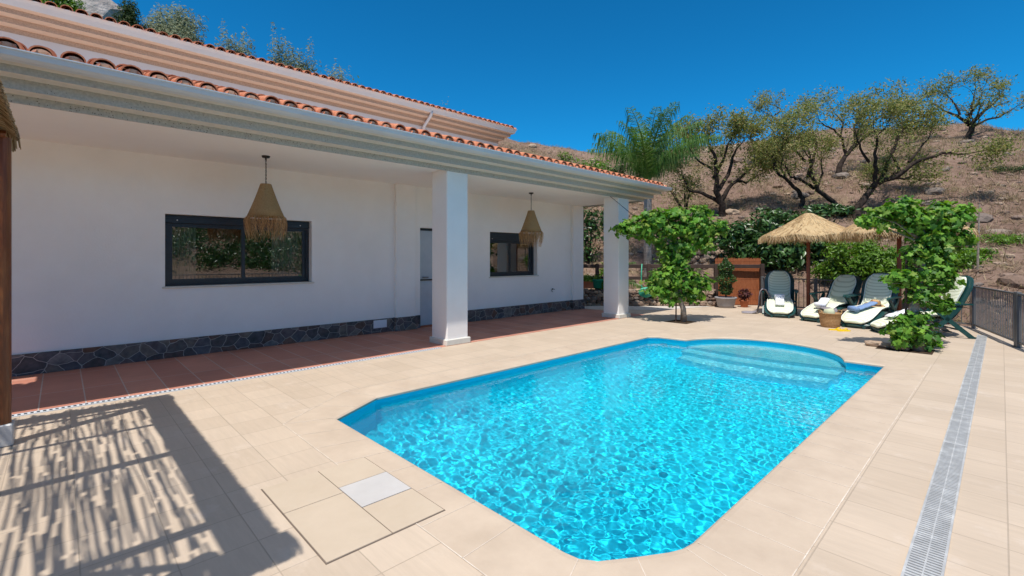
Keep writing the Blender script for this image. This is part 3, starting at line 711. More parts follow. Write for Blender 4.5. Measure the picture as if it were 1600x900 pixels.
# upper storey
UX = -12.6; UZ = 5.58; UY = 11.4
mb = HB(); mb.box(-19, UX-.006, YS, UY-.006, 3.0, UZ+.44); mb.build('upper_wall', 'upper_white')
o_s = lambda pr_: [(a, b) for a, b in pr_]
up_prof = [('cornice_band', 'cornice_speckle_bounce', [(0, UZ), (0, UZ+.10)]), ('cornice_ledge', 'cornice_pale_bounce', [(0, UZ+.10), (.20, UZ+.105)]), ('cornice_band', 'cornice_speckle_bounce', [(.20, UZ+.105), (.20, UZ+.21)]),
           ('cornice_ledge', 'cornice_pale_bounce', [(.20, UZ+.21), (.40, UZ+.215)]), ('cornice_band', 'cornice_speckle_bounce', [(.40, UZ+.215), (.40, UZ+.30)]), ('cornice_ledge', 'cornice_pale_bounce', [(.40, UZ+.30), (.53, UZ+.31)]), ('cornice_fascia', 'upper_white', [(.53, UZ+.31), (.57, UZ+.40), (.61, UZ+.455), (.61, UZ+.465), (.59, UZ+.465), (-.3, UZ+.47)])]
for nm, mt, pr_ in up_prof: sweep(pr_, UX, UY, YS, -19, nm, mt)
tile_roof(UX+.60, UZ+.46, YS, UY+.30, SL, 1.1, 'upper_roof_tiles')
mb = HB(); mb.add([(UX+.5, YS, UZ+.45), (UX+.5, UY+.3, UZ+.45), (UX-.6, UY+.3, UZ+.79), (UX-.6, YS, UZ+.79), (UX-.6, UY+.3, UZ+.4), (UX-.6, YS, UZ+.4)], [(0, 1, 2, 3), (1, 4, 2), (0, 3, 5), (3, 2, 4, 5)]); mb.build('upper_roof_bed', 'clay_mortar')
mb = HB(); mb.tube([(UX+.52, 8.2, UZ+.36), (UX+.50, 8.2, UZ+.26), (UX+.10, 8.2, UZ-.02), (UX+.06, 8.2, UZ-.15), (UX+.06, 8.2, 3.3)], .045, 10); mb.build('downpipe', 'upper_white', smooth=True)
# columns
for y0 in (4.60, 9.62):
    mb = HB(); mb.box(-6.775, -6.335, y0, y0+.44, .05, ZC, .012); c = mb.build('column', 'wall_white')
    mb = MB(); mb.box(-6.81+HL.x, -6.30+HL.x, y0-.03+HL.y, y0+.475+HL.y, 0, .10, .01); mb.build('column_base', 'cornice_pale', c)
# windows
def window(y0, y1, z0, z1, split, boxh):
    xf = WX_ - .13
    mb = HB(); f = .055
    mb.box(xf-.05, xf, y0, y0+f, z0, z1); mb.box(xf-.05, xf, y1-f, y1, z0, z1); mb.box(xf-.05, xf, y0+f, y1-f, z0, z0+f)
    mb.box(xf-.05, xf+.0, y0+f, y1-f, z1-boxh, z1-boxh+.02)
    wnd = mb.build('window', 'anthracite')
    mb = HB(); mb.box(xf-.04, xf+.03, y0, y1, z1-boxh+.02, z1, .012); mb.box(xf+.03, xf+.042, y0+.01, y1-.01, z1-boxh+.10, z1-boxh+.115)
    mb.build('shutter_box', 'anthracite', wnd)
    for yy in (y0+.16, y1-.16):
        mb = HB(); mb.tube([(xf+.03, yy, z1-boxh+.07), (xf+.036, yy, z1-boxh+.07)], .009, 10); mb.build('screw', 'vent_white', wnd)
    mb = HB(); mb.box(WX_-.13, WX_+.035, y0-.035, y1+.035, z0-.022, z0+.004, .004); mb.build('sill', 'cornice_pale', wnd)
    m_ = y0 + (y1-y0)*split; zt = z1-boxh; s = .05
    for k, (a, b) in enumerate(((y0+f, m_+.03), (m_-.03, y1-f))):
        x1 = xf-.008 - .018*k; x0 = x1-.03
        mb = HB(); mb.box(x0, x1, a, a+s, z0+f, zt); mb.box(x0, x1, b-s, b, z0+f, zt); mb.box(x0, x1, a+s, b-s, z0+f, z0+f+s); mb.box(x0, x1, a+s, b-s, zt-s*.6, zt); sash = mb.build('sash', 'anthracite', wnd)
        mb = HB(); mb.box(x0+.012, x0+.016, a+s, b-s, z0+f+s, zt-s*.6); mb.build('pane', 'pane_glass', wnd)
    return wnd
window(*WIN[0], .5, .15); window(*WIN[1], .48, .23)
# door in shadow behind the column
mb = HB(); y0, y1, z0, z1 = DOOR
mb.box(WX_-.17, WX_-.13, y0+.05, y1-.05, .02, .98, .006); mb.box(WX_-.17, WX_-.13, y0+.05, y1-.05, .99, z1-.05, .006); d_ = mb.build('door', 'door_grey')
mb = HB(); mb.box(WX_-.20, WX_-.12, y0, y0+.05, 0, z1); mb.box(WX_-.20, WX_-.12, y1-.05, y1, 0, z1); mb.box(WX_-.20, WX_-.12, y0+.05, y1-.05, z1-.05, z1); mb.box(WX_-.126, WX_-.10, y0+.07, y1-.07, .972, 1.0); mb.build('door_frame', 'anthracite', d_)
mb = HB(); mb.tube([(WX_-.12, y0+.14, 1.04), (WX_-.08, y0+.14, 1.04), (WX_-.08, y0+.26, 1.04)], .009, 8); mb.build('handle', 'steel_grey', d_)
mb = HB(); mb.box(WX_-.2, WX_, y0, y1, .004, .018); mb.build('threshold', 'terracotta')
mb = HB(); mb.box(WX_+.028, WX_+.036, 4.32, 4.60, .10, .25, .002)
for k in range(5): mb.box(WX_+.036, WX_+.039, 4.34, 4.58, .12+k*.025, .128+k*.025)
mb.build('vent_grille', 'vent_white')
mb = HB(); mb.tube([(WX_, 9.50, .62), (WX_+.02, 9.52, .63), (WX_+.03, 9.56, .60), (WX_+.02, 9.60, .61)], .006, 6); mb.tube([(WX_, 9.48, .60), (WX_+.03, 9.46, .56), (WX_+.035, 9.50, .54)], .006, 6); mb.tube([(WX_, 9.52, .61), (WX_+.004, 9.52, .61)], .022, 10); mb.build('cable_stub', 'chain_black')
# rooms behind the windows
for (y0, y1, z0, z1) in WIN:
    mb = HB(); a, b, c, d__ = y0-.6, y1+.9, 0, 2.6; x0, x1 = -11.2, WX_-T-.002
    mb.add([(x0, a, c), (x0, b, c), (x0, b, d__), (x0, a, d__), (x1, a, c), (x1, b, c), (x1, b, d__), (x1, a, d__)], [(0, 1, 2, 3), (0, 3, 7, 4), (1, 5, 6, 2), (3, 2, 6, 7), (0, 4, 5, 1)])
    mb.build('room_interior', 'room_dark')
def curtain(y0, y1, z0, z1, x, label):
    mb = MB(); n = 60; r0 = []; r1 = []
    yc = (y0+y1)/2
    for i in range(n+1):
        y = y0 + (y1-y0)*i/n; ph = .022*math.sin(i*.95) + .008*math.sin(i*2.3)
        r0.append((ph, (y-yc)*1.0, z1)); r1.append((ph*1.5, (y-yc)*1.06, z0))
    mb.loft([r0, r1, [(a-.004, b, c) for a, b, c in r1], [(a-.004, b, c) for a, b, c in r0]], False)
    o = mb.build('curtain', 'curtain', smooth=True, loc=(x, yc, 0)); tag(o, label, 'curtain', 'curtains inside the left window')
curtain(1.16, 1.52, .35, 2.0, WX_-.33, 'sheer pale curtain behind the left pane of the wide window')
curtain(2.62, 3.12, .35, 2.0, WX_-.33, 'sheer pale curtain behind the right pane of the wide window')
mb = MB(); mb.box(-.02, .02, -.26, .26, 0, 1.25); cpt = mb.build('wardrobe', 'room_pale', loc=(WX_-.62, 8.55, .72)); tag(cpt, 'pale grey wardrobe seen through the right pane of the small window', 'wardrobe')
mb = MB(); mb.box(.02, .03, .10, .2, 0.02, 1.22); mb.build('side_panel', 'room_brown', cpt)

# ================================================================== PENDANT LAMPS
def pendant(x, y, label):
    t = thing('pendant_lamp', label, 'lamp', (x, y, ZC), 0, 'esparto pendant lamps under the porch')
    mb = MB(); mb.lathe([(.001, -.03), (.05, -.025), (.055, -.008), (.055, 0)], n=20); mb.tube([(0, 0, -.02), (0, 0, -.06)], .012, 8); mb.build('canopy', 'chain_black', t, True)
    mb = MB(); z = -.05; k = 0
    while z > -.40:
        pts = [((.009*math.cos(a) if k % 2 else 0), (0 if k % 2 else .009*math.cos(a)), z - .017 + .017*math.sin(a)) for a in [2*math.pi*i/8 for i in range(9)]]
        mb.tube(pts, .0028, 5, False); z -= .026; k += 1
    mb.tube([(.004, 0, 0), (.006, .004, -.2), (.003, 0, -.42)], .003, 5)
    mb.build('chain', 'chain_black', t)
    mb = MB(); mb.lathe([(.035, -.41), (.07, -.405), (.075, -.415), (.108, -.52), (.150, -.64), (.195, -.76), (.243, -.88), (.237, -.88), (.190, -.76), (.145, -.64), (.103, -.52), (.065, -.42)], n=48)
    sh = mb.build('lamp_shade', 'esparto', t, True)
    rs = random.Random(int(y*10)); mb = MB()
    for k in range(320):
        a = rs.uniform(0, 2*math.pi); r0 = rs.uniform(.226, .242); z0 = -.865 - rs.uniform(0, .03); L = rs.uniform(.14, .37) if rs.random() < .8 else rs.uniform(.08, .2); sp = rs.uniform(.005, .065); tw = rs.uniform(-.5, .5)
        pts = []
        for i in range(5):
            u = i/4; rad = r0 + sp*math.sin(u*2.6) - .03*u; aa_ = a + tw*u*u
            pts.append((rad*math.cos(aa_), rad*math.sin(aa_), z0 - L*u**1.55))
        mb.tube(pts, [.0026, .0025, .0023, .0019, .001], 3, False)
    mb.build('fringe', 'esparto_fringe', t)
pendant(-7.35, 2.14, 'conical straw pendant lamp hanging in front of the wide window')
pendant(-7.35, 7.66, 'conical straw pendant lamp hanging in front of the small window beyond the column')

# ================================================================== PERGOLA AT LEFT
pg = thing('pergola', 'reed covered pergola on a varnished wooden post at the left', 'pergola', (-5.36, -.42, 0))
PG = Vector((5.36, .42, 0))
class PB(MB):
    def build(s, name, mat, parent=pg, smooth=False):
        s.v = [(x + PG.x, y + PG.y, z) for x, y, z in s.v]; return MB.build(s, name, mat, parent, smooth)
for (x, y) in ((-5.36, -.335), (-2.15, -.55), (-5.36, -3.6), (-2.15, -3.6)):
    mb = PB(); mb.tube([(x, y, .14), (x, y, 2.38)], .062, 20); po = mb.build('post', 'post_wood')
    mb = MB(); mb.box(x+PG.x-.075, x+PG.x+.075, y+PG.y-.075, y+PG.y+.075, 0, .17, .008); mb.build('post_shoe', 'galvanised', po)
for x in (-5.30, -4.6, -3.76, -2.47, -1.97):
    rr_ = .05 if x in (-3.76, -2.47) else .028
    mb = PB(); mb.tube([(x, -3.9, 2.40), (x+.02, -2, 2.42), (x, -.30, 2.40)], rr_, 10); mb.build('rafter', 'post_wood')
for a, b, r_ in (((-5.65, -.40, 2.35), (-1.9, -.41, 2.35), .045), ((-5.65, -3.5, 2.35), (-1.9, -3.5, 2.35), .06), ((-2.47, -1.1, 2.38), (-2.0, -.40, 2.38), .03)):
    mb = PB(); mb.tube([a, b], r_, 12); mb.build('beam', 'post_wood')
mb = PB(); rs = random.Random(21); y = -3.7     # canes, running towards the house
while y < -.36:
    x = -5.62 + rs.uniform(-.05, .05)
    ph = rs.uniform(0, 6)
    while x < -1.93:
        L = rs.uniform(.25, 1.1); x2 = min(x + L, -1.90 + rs.uniform(0, .05)); wd = rs.uniform(.004, .012)
        zz = 2.455 + rs.uniform(-.01, .02); am = rs.uniform(0, .02)
        n = 4; pts = [(x + (x2-x)*i/n, y + am*math.sin(ph + 3*(x + (x2-x)*i/n)) + rs.uniform(-.004, .004), zz) for i in range(n+1)]
        mb.tube(pts, wd, 5, False)
        x = x2 + (rs.uniform(.0, .08) if rs.random() < .7 else rs.uniform(.08, .28))
    y += rs.uniform(.012, .028) if rs.random() < .8 else rs.uniform(.03, .05)
mb.build('reed_roof', 'reed_cane')
# thatched edges: bundles of straw drooping at the rim
def thatch_edge(a, b, out, n, drop, name='thatch_edge', zt=2.50):
    a = Vector(a); b = Vector(b); out = Vector(out); mb = PB(); rs = random.Random(3)
    for k in range(n):
        u = rs.random(); p = a.lerp(b, u); s = rs.uniform(-.02, .04); L = rs.uniform(.93, 1.0)
        q = p + out*(-.245 + s*.15); tz = rs.uniform(-.02, .03)
        side = (b-a).normalized()*rs.uniform(-.02, .02)
        pts = [q + Vector((0, 0, zt - .01 + tz*.6)), q + out*.12*L + side*.5 + Vector((0, 0, zt + tz - drop*.10)), q + out*.20*L + side + Vector((0, 0, zt + tz - drop*.45*L)), q + out*.245*L + side*1.5 + Vector((0, 0, zt + tz - drop*L))]
        mb.tube(pts, [.006, .006, .005, .003], 4, False)
    mb.build(name, 'thatch')
thatch_edge((-5.60, -.24, 0), (-1.9, -.24, 0), (0, 1, 0), 2600, .08)
thatch_edge((-5.60, -.26, 0), (-5.60, -1.8, 0), (-1, 0, 0), 1100, .17)
thatch_edge((-1.86, -.24, 0), (-1.86, -3.6, 0), (1, 0, 0), 1600, .10)

print('house ok')
# ================================================================== FENCES
def railing(a, b, name, label, posts, spacing=.115, h=.88, panel=True):
    a = Vector((*a, 0)); b = Vector((*b, 0)); L = (b-a).length; ang = math.atan2(b.y-a.y, b.x-a.x)
    t = thing(name, label, 'railing', a, ang, 'grey metal railing round the deck')
    mb = MB(); mb.box(0, L, -.022, .022, h-.03, h, .004); mb.build('top_rail', 'steel_grey', t)
    mb = MB(); mb.box(0, L, -.015, .015, .07, .10); mb.build('bottom_rail', 'steel_grey', t)
    mb = MB(); x = spacing
    while x < L-.03: mb.box(x-.006, x+.006, -.006, .006, .10, h-.03); x += spacing
    mb.build('balusters', 'steel_grey', t)
    for p in posts:
        mb = MB(); mb.box(p*L-.03, p*L+.03, -.03, .03, 0, h+.02, .004); mb.box(p*L-.06, p*L+.06, -.055, .055, 0, .012); mb.build('post', 'steel_grey', t)
    return t
CO = (-.40, 13.55)
railing((-4.95, 15.12), CO, 'railing', 'grey metal railing along the far end of the deck behind the loungers', (0, .33, .66), .14)
railing(CO, (.17, 11.24), 'railing', 'grey metal railing section from the far right corner post past the drain', (0, 1), .085)
railing((.19, 11.17), (1.30, 7.25), 'railing', 'grey metal railing section cut by the right edge of the photo', (0, .5, 1), .085)
railing((1.32, 7.18), (2.68, 2.3), 'railing', 'grey metal railing continuing beside the deck near the viewer', (.5, 1), .11)
# dark timber fence over the stone wall, diagonal
A = Vector((-10.2, 10.62, 0)); B = Vector((-6.02, 14.42, 0)); C3 = Vector((-5.02, 15.35, 0))
wf = thing('timber_fence', 'dark brown timber rail fence standing behind the low stone wall', 'fence', A, math.atan2(B.y-A.y, B.x-A.x))
L = (C3-A).length
mb = MB(); mb.box(0, L, -.03, .03, 1.14, 1.25, .01); mb.build('top_rail', 'dark_wood', wf)
mb = MB(); mb.box(0, L-1.4, -.025, .025, .78, .88, .01); mb.build('lower_rail', 'dark_wood', wf)
for x in (.1, 2.05, 3.62, L-1.38, L-.02):
    mb = MB(); mb.box(x-.055, x+.055, -.055, .055, 0, 1.27, .01); mb.build('post', 'dark_wood', wf)
# reed screen panel
rp = thing('reed_screen', 'reddish reed screen panel tied to the dark timber fence', 'screen', (-5.60, 14.97, 0), math.atan2(C3.y-B.y, C3.x-B.x))
mb = MB(); rs = random.Random(4); x = -.68
while x < .68:
    mb.box(x, x+.011, -.008+rs.uniform(-.004, .004), .004, .02, 1.44+rs.uniform(-.02, .02)); x += .0125
mb.build('canes', 'reed_screen', rp)
mb = MB()
for z in (.2, .5, .8, 1.1, 1.35): mb.box(-.68, .68, -.014, -.011, z, z+.004)
mb.build('tie_wire', 'terracotta', rp)
# dry stone walls
def stone_wall(a, b, h, thick, label, r=.11, z0=0, seed=1, zf=None):
    a = Vector((*a, 0)); b = Vector((*b, 0)); L = (b-a).length; rs = random.Random(seed)
    t = thing('stone_wall', label, 'stone wall', (a.x, a.y, z0), math.atan2(b.y-a.y, b.x-a.x))
    mb = MB(); z = r*.5
    mb.box(0, L, -thick*.35, thick*.35, -.2, h*.9)
    mb2 = mb
    o = mb.build('core', 'soil', t); mb = MB()
    while z < h:
        x = rs.uniform(0, r)
        while x < L:
            q = r*rs.uniform(.6, 1.25)
            for sd in (-1, 1):
                mb.stone((x, sd*thick*.38 + rs.uniform(-.02, .02), z + rs.uniform(-.02, .02)), q, rs, (rs.uniform(.8, 1.3), rs.uniform(.7, 1), rs.uniform(.55, .8)), rs.uniform(-.3, .3))
            x += q*1.75
        z += r*1.05
    x = 0
    while x < L: 
        q = r*rs.uniform(.8, 1.3); mb.stone((x, rs.uniform(-.05, .05), h), q, rs, (1.2, 1, .5), rs.uniform(0, 3)); x += q*1.9
    mb.build('stones', 'stone', t); return t
stone_wall((-10.1, 10.35), (-6.05, 14.25), .46, .34, 'low dry stone wall of round brown stones under the timber fence', .085, 0, 2)
p1, D1 = hit(1078, 415, 14.5); p2, D2 = hit(1135, 400, 14.5)
stone_wall((p1.x, p1.y), (p2.x, p2.y), .55, .4, 'dry stone terrace of flat slabs on the slope above the reed screen', .13, min(p1.z, p2.z)-.1, 5)
p1, D1 = hit(1104, 382, 15.5); p2, D2 = hit(1134, 380, 15.5)
stone_wall((p1.x, p1.y), (p2.x, p2.y), .5, .4, 'upper dry stone terrace beside the dark green bushes', .12, min(p1.z, p2.z)-.1, 6)

# ================================================================== VINES (grape) on the deck
def local(bx, by, r_, u, dd=0):
    """metre offsets: r_ to the viewer's right, dd away, u up"""
    return (bx + RX*r_ + DX*dd, by + RY*r_ + DY*dd, u)
def cluster_pts(cl, dens, rs, inner=.35):
    P = []; O = []
    for (r_, u, rr0, ru, *dd) in cl:
        dd = dd[0] if dd else 0
        n = int(dens*(rr0*ru*4))
        v = rs.normal(size=(n, 3)); v /= np.linalg.norm(v, axis=1)[:, None]
        q = (inner + (1-inner)*rs.rand(n)**.6)*1.02
        q *= 1 + .42*np.sin(v[:, 0]*5 + r_*7)*np.cos(v[:, 2]*6 + u*5)
        P.append(np.stack([r_ + v[:, 0]*q*rr0, dd + v[:, 1]*q*rr0*.85, u + v[:, 2]*q*ru], 1)); O.append(v)
    P = np.concatenate(P); O = np.concatenate(O)
    W = np.stack([RX*P[:, 0] + DX*P[:, 1], RY*P[:, 0] + DY*P[:, 1], P[:, 2]], 1)
    N = np.stack([RX*O[:, 0] + DX*O[:, 1], RY*O[:, 0] + DY*O[:, 1], O[:, 2]], 1)
    return W, N
def l3(r_, dd, u): return (RX*r_ + DX*dd, RY*r_ + DY*dd, u)
def vine(loc, label, cl, trunk, canes, dens, size, bark, seed):
    rs = np.random.RandomState(seed)
    t = thing('grape_vine', label, 'vine', loc, 0, 'grape vines growing beside the pool')
    W, N = cluster_pts(cl, dens, rs)
    W[:, 2] = np.maximum(W[:, 2], .03)
    leaves('foliage', W, size, 'vine_leaf', t, 'vine', .45, .45, out=N, rs=rs)
    mb = MB()
    for pts, rads in trunk: mb.tube([l3(*p) for p in pts], rads, 9)
    for k in range(canes):
        c = cl[rs.randint(len(cl))]; a = rs.uniform(0, 6.28)
        b0 = l3(0, 0, min(c[1]*.85, 1.9)); b1 = l3(c[0] + c[2]*math.cos(a)*.9, rs.uniform(-.2, .2), c[1] + c[3]*math.sin(a)*.9)
        mid = [(b0[i]+b1[i])/2 for i in range(3)]; mid[2] += .06
        mb.tube([b0, mid, b1], [.011, .007, .003], 4, False)
    mb.build('trunk', bark, t, True)
    return t
T1 = gnd(1065, 503)
cl1 = [(-1.30, 2.12, .28, .17), (-.98, 2.12, .34, .25), (-.60, 2.15, .42, .33), (-.15, 2.10, .42, .38), (.28, 2.12, .42, .36), (.68, 2.15, .30, .24), (.92, 2.12, .16, .16), (.40, 2.50, .20, .17), (-.10, 2.45, .25, .15), (-.62, 2.42, .22, .14), (.50, 1.80, .26, .22), (.05, 1.68, .30, .24), (-.38, 1.64, .22, .18), (-.12, 1.34, .30, .24), (-.40, .98, .40, .30), (.05, .95, .40, .32), (.42, .85, .26, .26), (-.55, .72, .30, .20), (-.22, .58, .28, .20), (.25, .60, .26, .18), (-.80, 2.35, .2, .12)]
vine((T1.x, T1.y, 0), 'leafy grape vine with a wide top beside the far porch column', cl1,
     [([(.05, 0, 0), (.04, 0, .3), (-.06, 0, .55), (-.02, .03, 1.0), (-.06, 0, 1.5), (-.15, 0, 1.9), (-.1, 0, 2.2)], [.075, .06, .058, .05, .045, .035, .02]), ([(-.06, 0, 1.5), (-.35, 0, 1.9), (-.9, 0, 2.15)], [.035, .03, .012]), ([(-.05, 0, 1.45), (.3, 0, 1.9), (.75, 0, 2.15)], [.035, .03, .012])],
     60, 640, .112, 'bark_pale', 4)
st = thing('plant_stake', 'dark thin stake beside the trunk of the vine near the far column', 'stake', (T1.x-.12, T1.y-.03, 0)); mb = MB(); mb.tube([(0, 0, 0), (.01, 0, 1.6)], .016, 8); mb.build('rod', 'stake_dark', st)
T2 = gnd(1432, 548)
cl2 = [(-.78, 2.02, .13, .10), (-.58, 2.08, .24, .18), (-.32, 2.12, .28, .24), (-.12, 2.28, .18, .13), (.02, 2.02, .30, .26), (.30, 2.05, .25, .22), (.34, 2.25, .14, .10), (.62, 2.08, .22, .20), (.78, 2.16, .13, .12), (.56, 1.78, .26, .18), (.25, 1.70, .26, .24), (.78, 1.72, .13, .10), (-.02, 1.52, .22, .16), (.30, 1.35, .24, .20), (-.24, 1.12, .24, .17), (.12, 1.15, .25, .20), (.42, 1.08, .20, .20), (.05, .85, .24, .14), (.38, .72, .20, .14), (-.02, .52, .20, .12), (-.22, .36, .22, .22), (-.02, .28, .24, .20), (.16, .14, .20, .10), (-.28, .16, .14, .12), (.46, .20, .2, .08, .35), (.62, .3, .08, .06, .4)]
vine((T2.x, T2.y, 0), 'leafy grape vine by the pool corner in front of the right loungers', cl2,
     [([(.03, 0, 0), (-.02, 0, .3), (-.04, .02, .6), (.02, 0, .9), (.08, 0, 1.3), (.10, 0, 1.8), (.05, 0, 2.1)], [.10, .08, .072, .06, .05, .04, .02]), ([(.05, 0, .7), (.25, 0, 1.0), (.35, 0, 1.3)], [.03, .025, .01]), ([(.1, 0, 1.7), (-.3, 0, 2.0), (-.7, 0, 2.05)], [.03, .02, .008]), ([(.1, 0, 1.7), (.4, 0, 1.95), (.75, 0, 2.1)], [.03, .02, .008])],
     60, 1150, .090, 'bark_pale', 8)
st = thing('plant_stake', 'dark thin stake beside the trunk of the vine at the pool corner', 'stake', (T2.x-.12, T2.y-.08, 0)); mb = MB(); mb.tube([(0, 0, 0), (.01, 0, 1.55)], .018, 8); mb.build('rod', 'stake_dark', st)
rs = random.Random(8)
for k, lab in enumerate(('flat pale stone at the left end of the vine bed by the pool corner', 'brown stone next to the flat one at the foot of the pool corner vine', 'small reddish stone beside the trunk of the pool corner vine', 'low grey stone edging the front of the pool corner vine bed')):
    p = gnd((1368, 1384, 1398, 1410)[k], (541, 543, 545, 547)[k]); mb = MB(); q = (.10, .085, .06, .07)[k]; mb.stone((0, 0, q*.42), q, rs, (1.5, 1, .5), k*.8)
    o = mb.build('stone', 'stone', loc=(p.x, p.y, 0)); tag(o, lab, 'stone', 'stones edging the vine bed')

# ================================================================== LOUNGERS
def path_interp(path, s):
    for i in range(len(path)-1):
        a, b = path[i], path[i+1]
        if s <= b[0] or i == len(path)-2:
            u = (s-a[0])/(b[0]-a[0]); return [a[k] + (b[k]-a[k])*u for k in range(len(a))]
def lounger(loc, heading, label, recline=0):
    """local +x = towards the feet; seat about .38 high; extended foot end reaches the ground"""
    t = thing('sun_lounger', label, 'sun lounger', loc, heading, 'green plastic sun loungers with pale cushions')
    # centre line (x,z) of the lying surface from foot to head, with half width
    P = [(0, 1.02, .08, .10), (.03, 1.00, .10, .19), (.08, .96, .125, .255), (.16, .89, .16, .30), (.26, .80, .20, .32), (.45, .62, .27, .325), (.72, .36, .36, .315), (.95, .14, .37, .305), (1.13, -.04, .38, .295), (1.30, -.14, .52, .285), (1.50, -.22, .70, .29), (1.66, -.285, .85, .295), (1.76, -.325, .94, .28), (1.85, -.36, 1.02, .24), (1.92, -.385, 1.08, .185), (1.97, -.40, 1.12, .12), (1.99, -.41, 1.135, .05)]
    ca, sa = math.cos(recline), math.sin(recline)
    P = [q if q[0] <= 1.14 else (q[0], -.08 + (q[1]+.08)*ca - (q[2]-.42)*sa, .42 + (q[1]+.08)*-sa*-1 + (q[2]-.42)*ca, q[3]) for q in P]
    def surf(s0, s1, off, th, inset, n=22, m=9):
        top = []; bot = []
        for i in range(n+1):
            s = s0 + (s1-s0)*i/n; _, x, z, hw = path_interp(P, s)
            _, xa, za, _ = path_interp(P, max(0, s-.04)); _, xb, zb, _ = path_interp(P, min(1.99, s+.04)); tv = Vector((xb-xa, 0, zb-za)).normalized(); nv = Vector((-tv.z, 0, tv.x));
            if nv.z < 0 and abs(nv.z) > .01: nv = -nv
            if nv.x < 0 and tv.z > .5: nv = -nv
            hw = max(hw-inset, .02)
            rt = []; rb = []
            for j in range(m):
                y = -hw + 2*hw*j/(m-1); e = (1 - (abs(y)/hw)**4)
                rt.append(tuple(Vector((x, y, z)) + nv*(off + th*(.4 + .6*e)))); rb.append(tuple(Vector((x, y, z)) + nv*(off)))
            top.append(rt); bot.append(rb)
        rings = [a + list(reversed(b)) for a, b in zip(top, bot)]
        mb = MB(); mb.loft(rings, True, True); return mb
    surf(0, .98, -.075, .055, -.012).build('seat_frame', 'chair_green', t, False)
    surf(1.08, 1.99, -.06, .04, -.05).build('back_frame', 'chair_green', t, False)
    def uvf(v): return (v[1], v[0]*1.2 + v[2]*1.2)
    c = surf(.035, 1.93, .0, .045, .045, 44, 11).build('cushion', 'cushion', t, True, uv=uvf)
    mb = MB()
    for sd in (-1, 1):
        pts = []
        for i in range(40):
            s = .05 + 1.88*i/39; _, x, z, hw = path_interp(P, s); _, xa, za, _ = path_interp(P, max(0, s-.04)); _, xb, zb, _ = path_interp(P, min(1.99, s+.04)); tv = Vector((xb-xa, 0, zb-za)).normalized(); nv = Vector((-tv.z, 0, tv.x))
            if nv.z < 0 and abs(nv.z) > .01: nv = -nv
            if nv.x < 0 and tv.z > .5: nv = -nv
            pts.append(Vector((x, sd*max(hw-.045, .02), z)) + nv*.025)
        mb.tube(pts, .009, 6)
    mb.build('piping', 'piping_white', c, True)
    for sd in (-1, 1):
        y = sd*.37
        mb = MB(); rg = []
        for x, z, wd in ((-.36, .60, .02), (-.30, .60, .035), (-.1, .60, .045), (.15, .595, .045), (.30, .585, .04), (.36, .565, .02)):
            rg.append([(x, y-wd, z), (x, y+wd, z), (x, y+wd, z+.028), (x, y-wd, z+.028)])
        mb.loft(rg, True, True); mb.build('armrest', 'chair_green', t)
        mb = MB(); mb.bar((.28, y, .58), (-.36, y, .0), .035, .07, (1, 0, .2)); mb.box(-.40, -.30, y-.025, y+.025, 0, .03); mb.build('leg', 'chair_green', t)
        mb = MB(); mb.bar((-.18, y, .58), (.30, y, .0), .035, .07, (1, 0, .2)); mb.box(.26, .36, y-.025, y+.025, 0, .03); mb.build('leg', 'chair_green', t)
    mb = MB(); mb.tube([(.20, -.37, .14), (.20, .37, .14)], .016, 8); mb.tube([(-.2, -.37, .14), (-.2, .37, .14)], .016, 8); mb.tube([(.05, -.37, .33), (.05, .37, .33)], .02, 8); mb.build('stretcher', 'chair_green', t)
    for sd in (-.18, .18):
        mb = MB(); mb.box(.93, .99, sd-.02, sd+.02, 0, .06); mb.build('foot_stop', 'chair_green', t)
    return t
LG = []
def place(fpx, fpy, hx, hy, label, rec=0):
    f = gnd(fpx, fpy); h = Vector((hx, hy, 0)).normalized(); o = Vector((f.x, f.y, 0)) - h*1.02
    LG.append((o, math.atan2(h.y, h.x), h)); return lounger(o, math.atan2(h.y, h.x), label, rec)
place(1219, 497, .30, -.95, 'leftmost sun lounger with pale striped cushion facing the pool, white rolled towel on it')
place(1264, 503, -.30, -.95, 'second sun lounger from the left behind the straw basket, its backrest half in sunlight', .18)
place(1332, 513, -.2, -.98, 'third sun lounger from the left with a blue towel and a straw hat on it')
place(1364, 519, -.90, -.50, 'rightmost sun lounger turned sideways behind the pool corner vine')
def on(i, x, y, z):
    o, a, h = LG[i]; s = Vector((-h.y, h.x, 0)); p = o + h*x + s*y; return Vector((p.x, p.y, z))
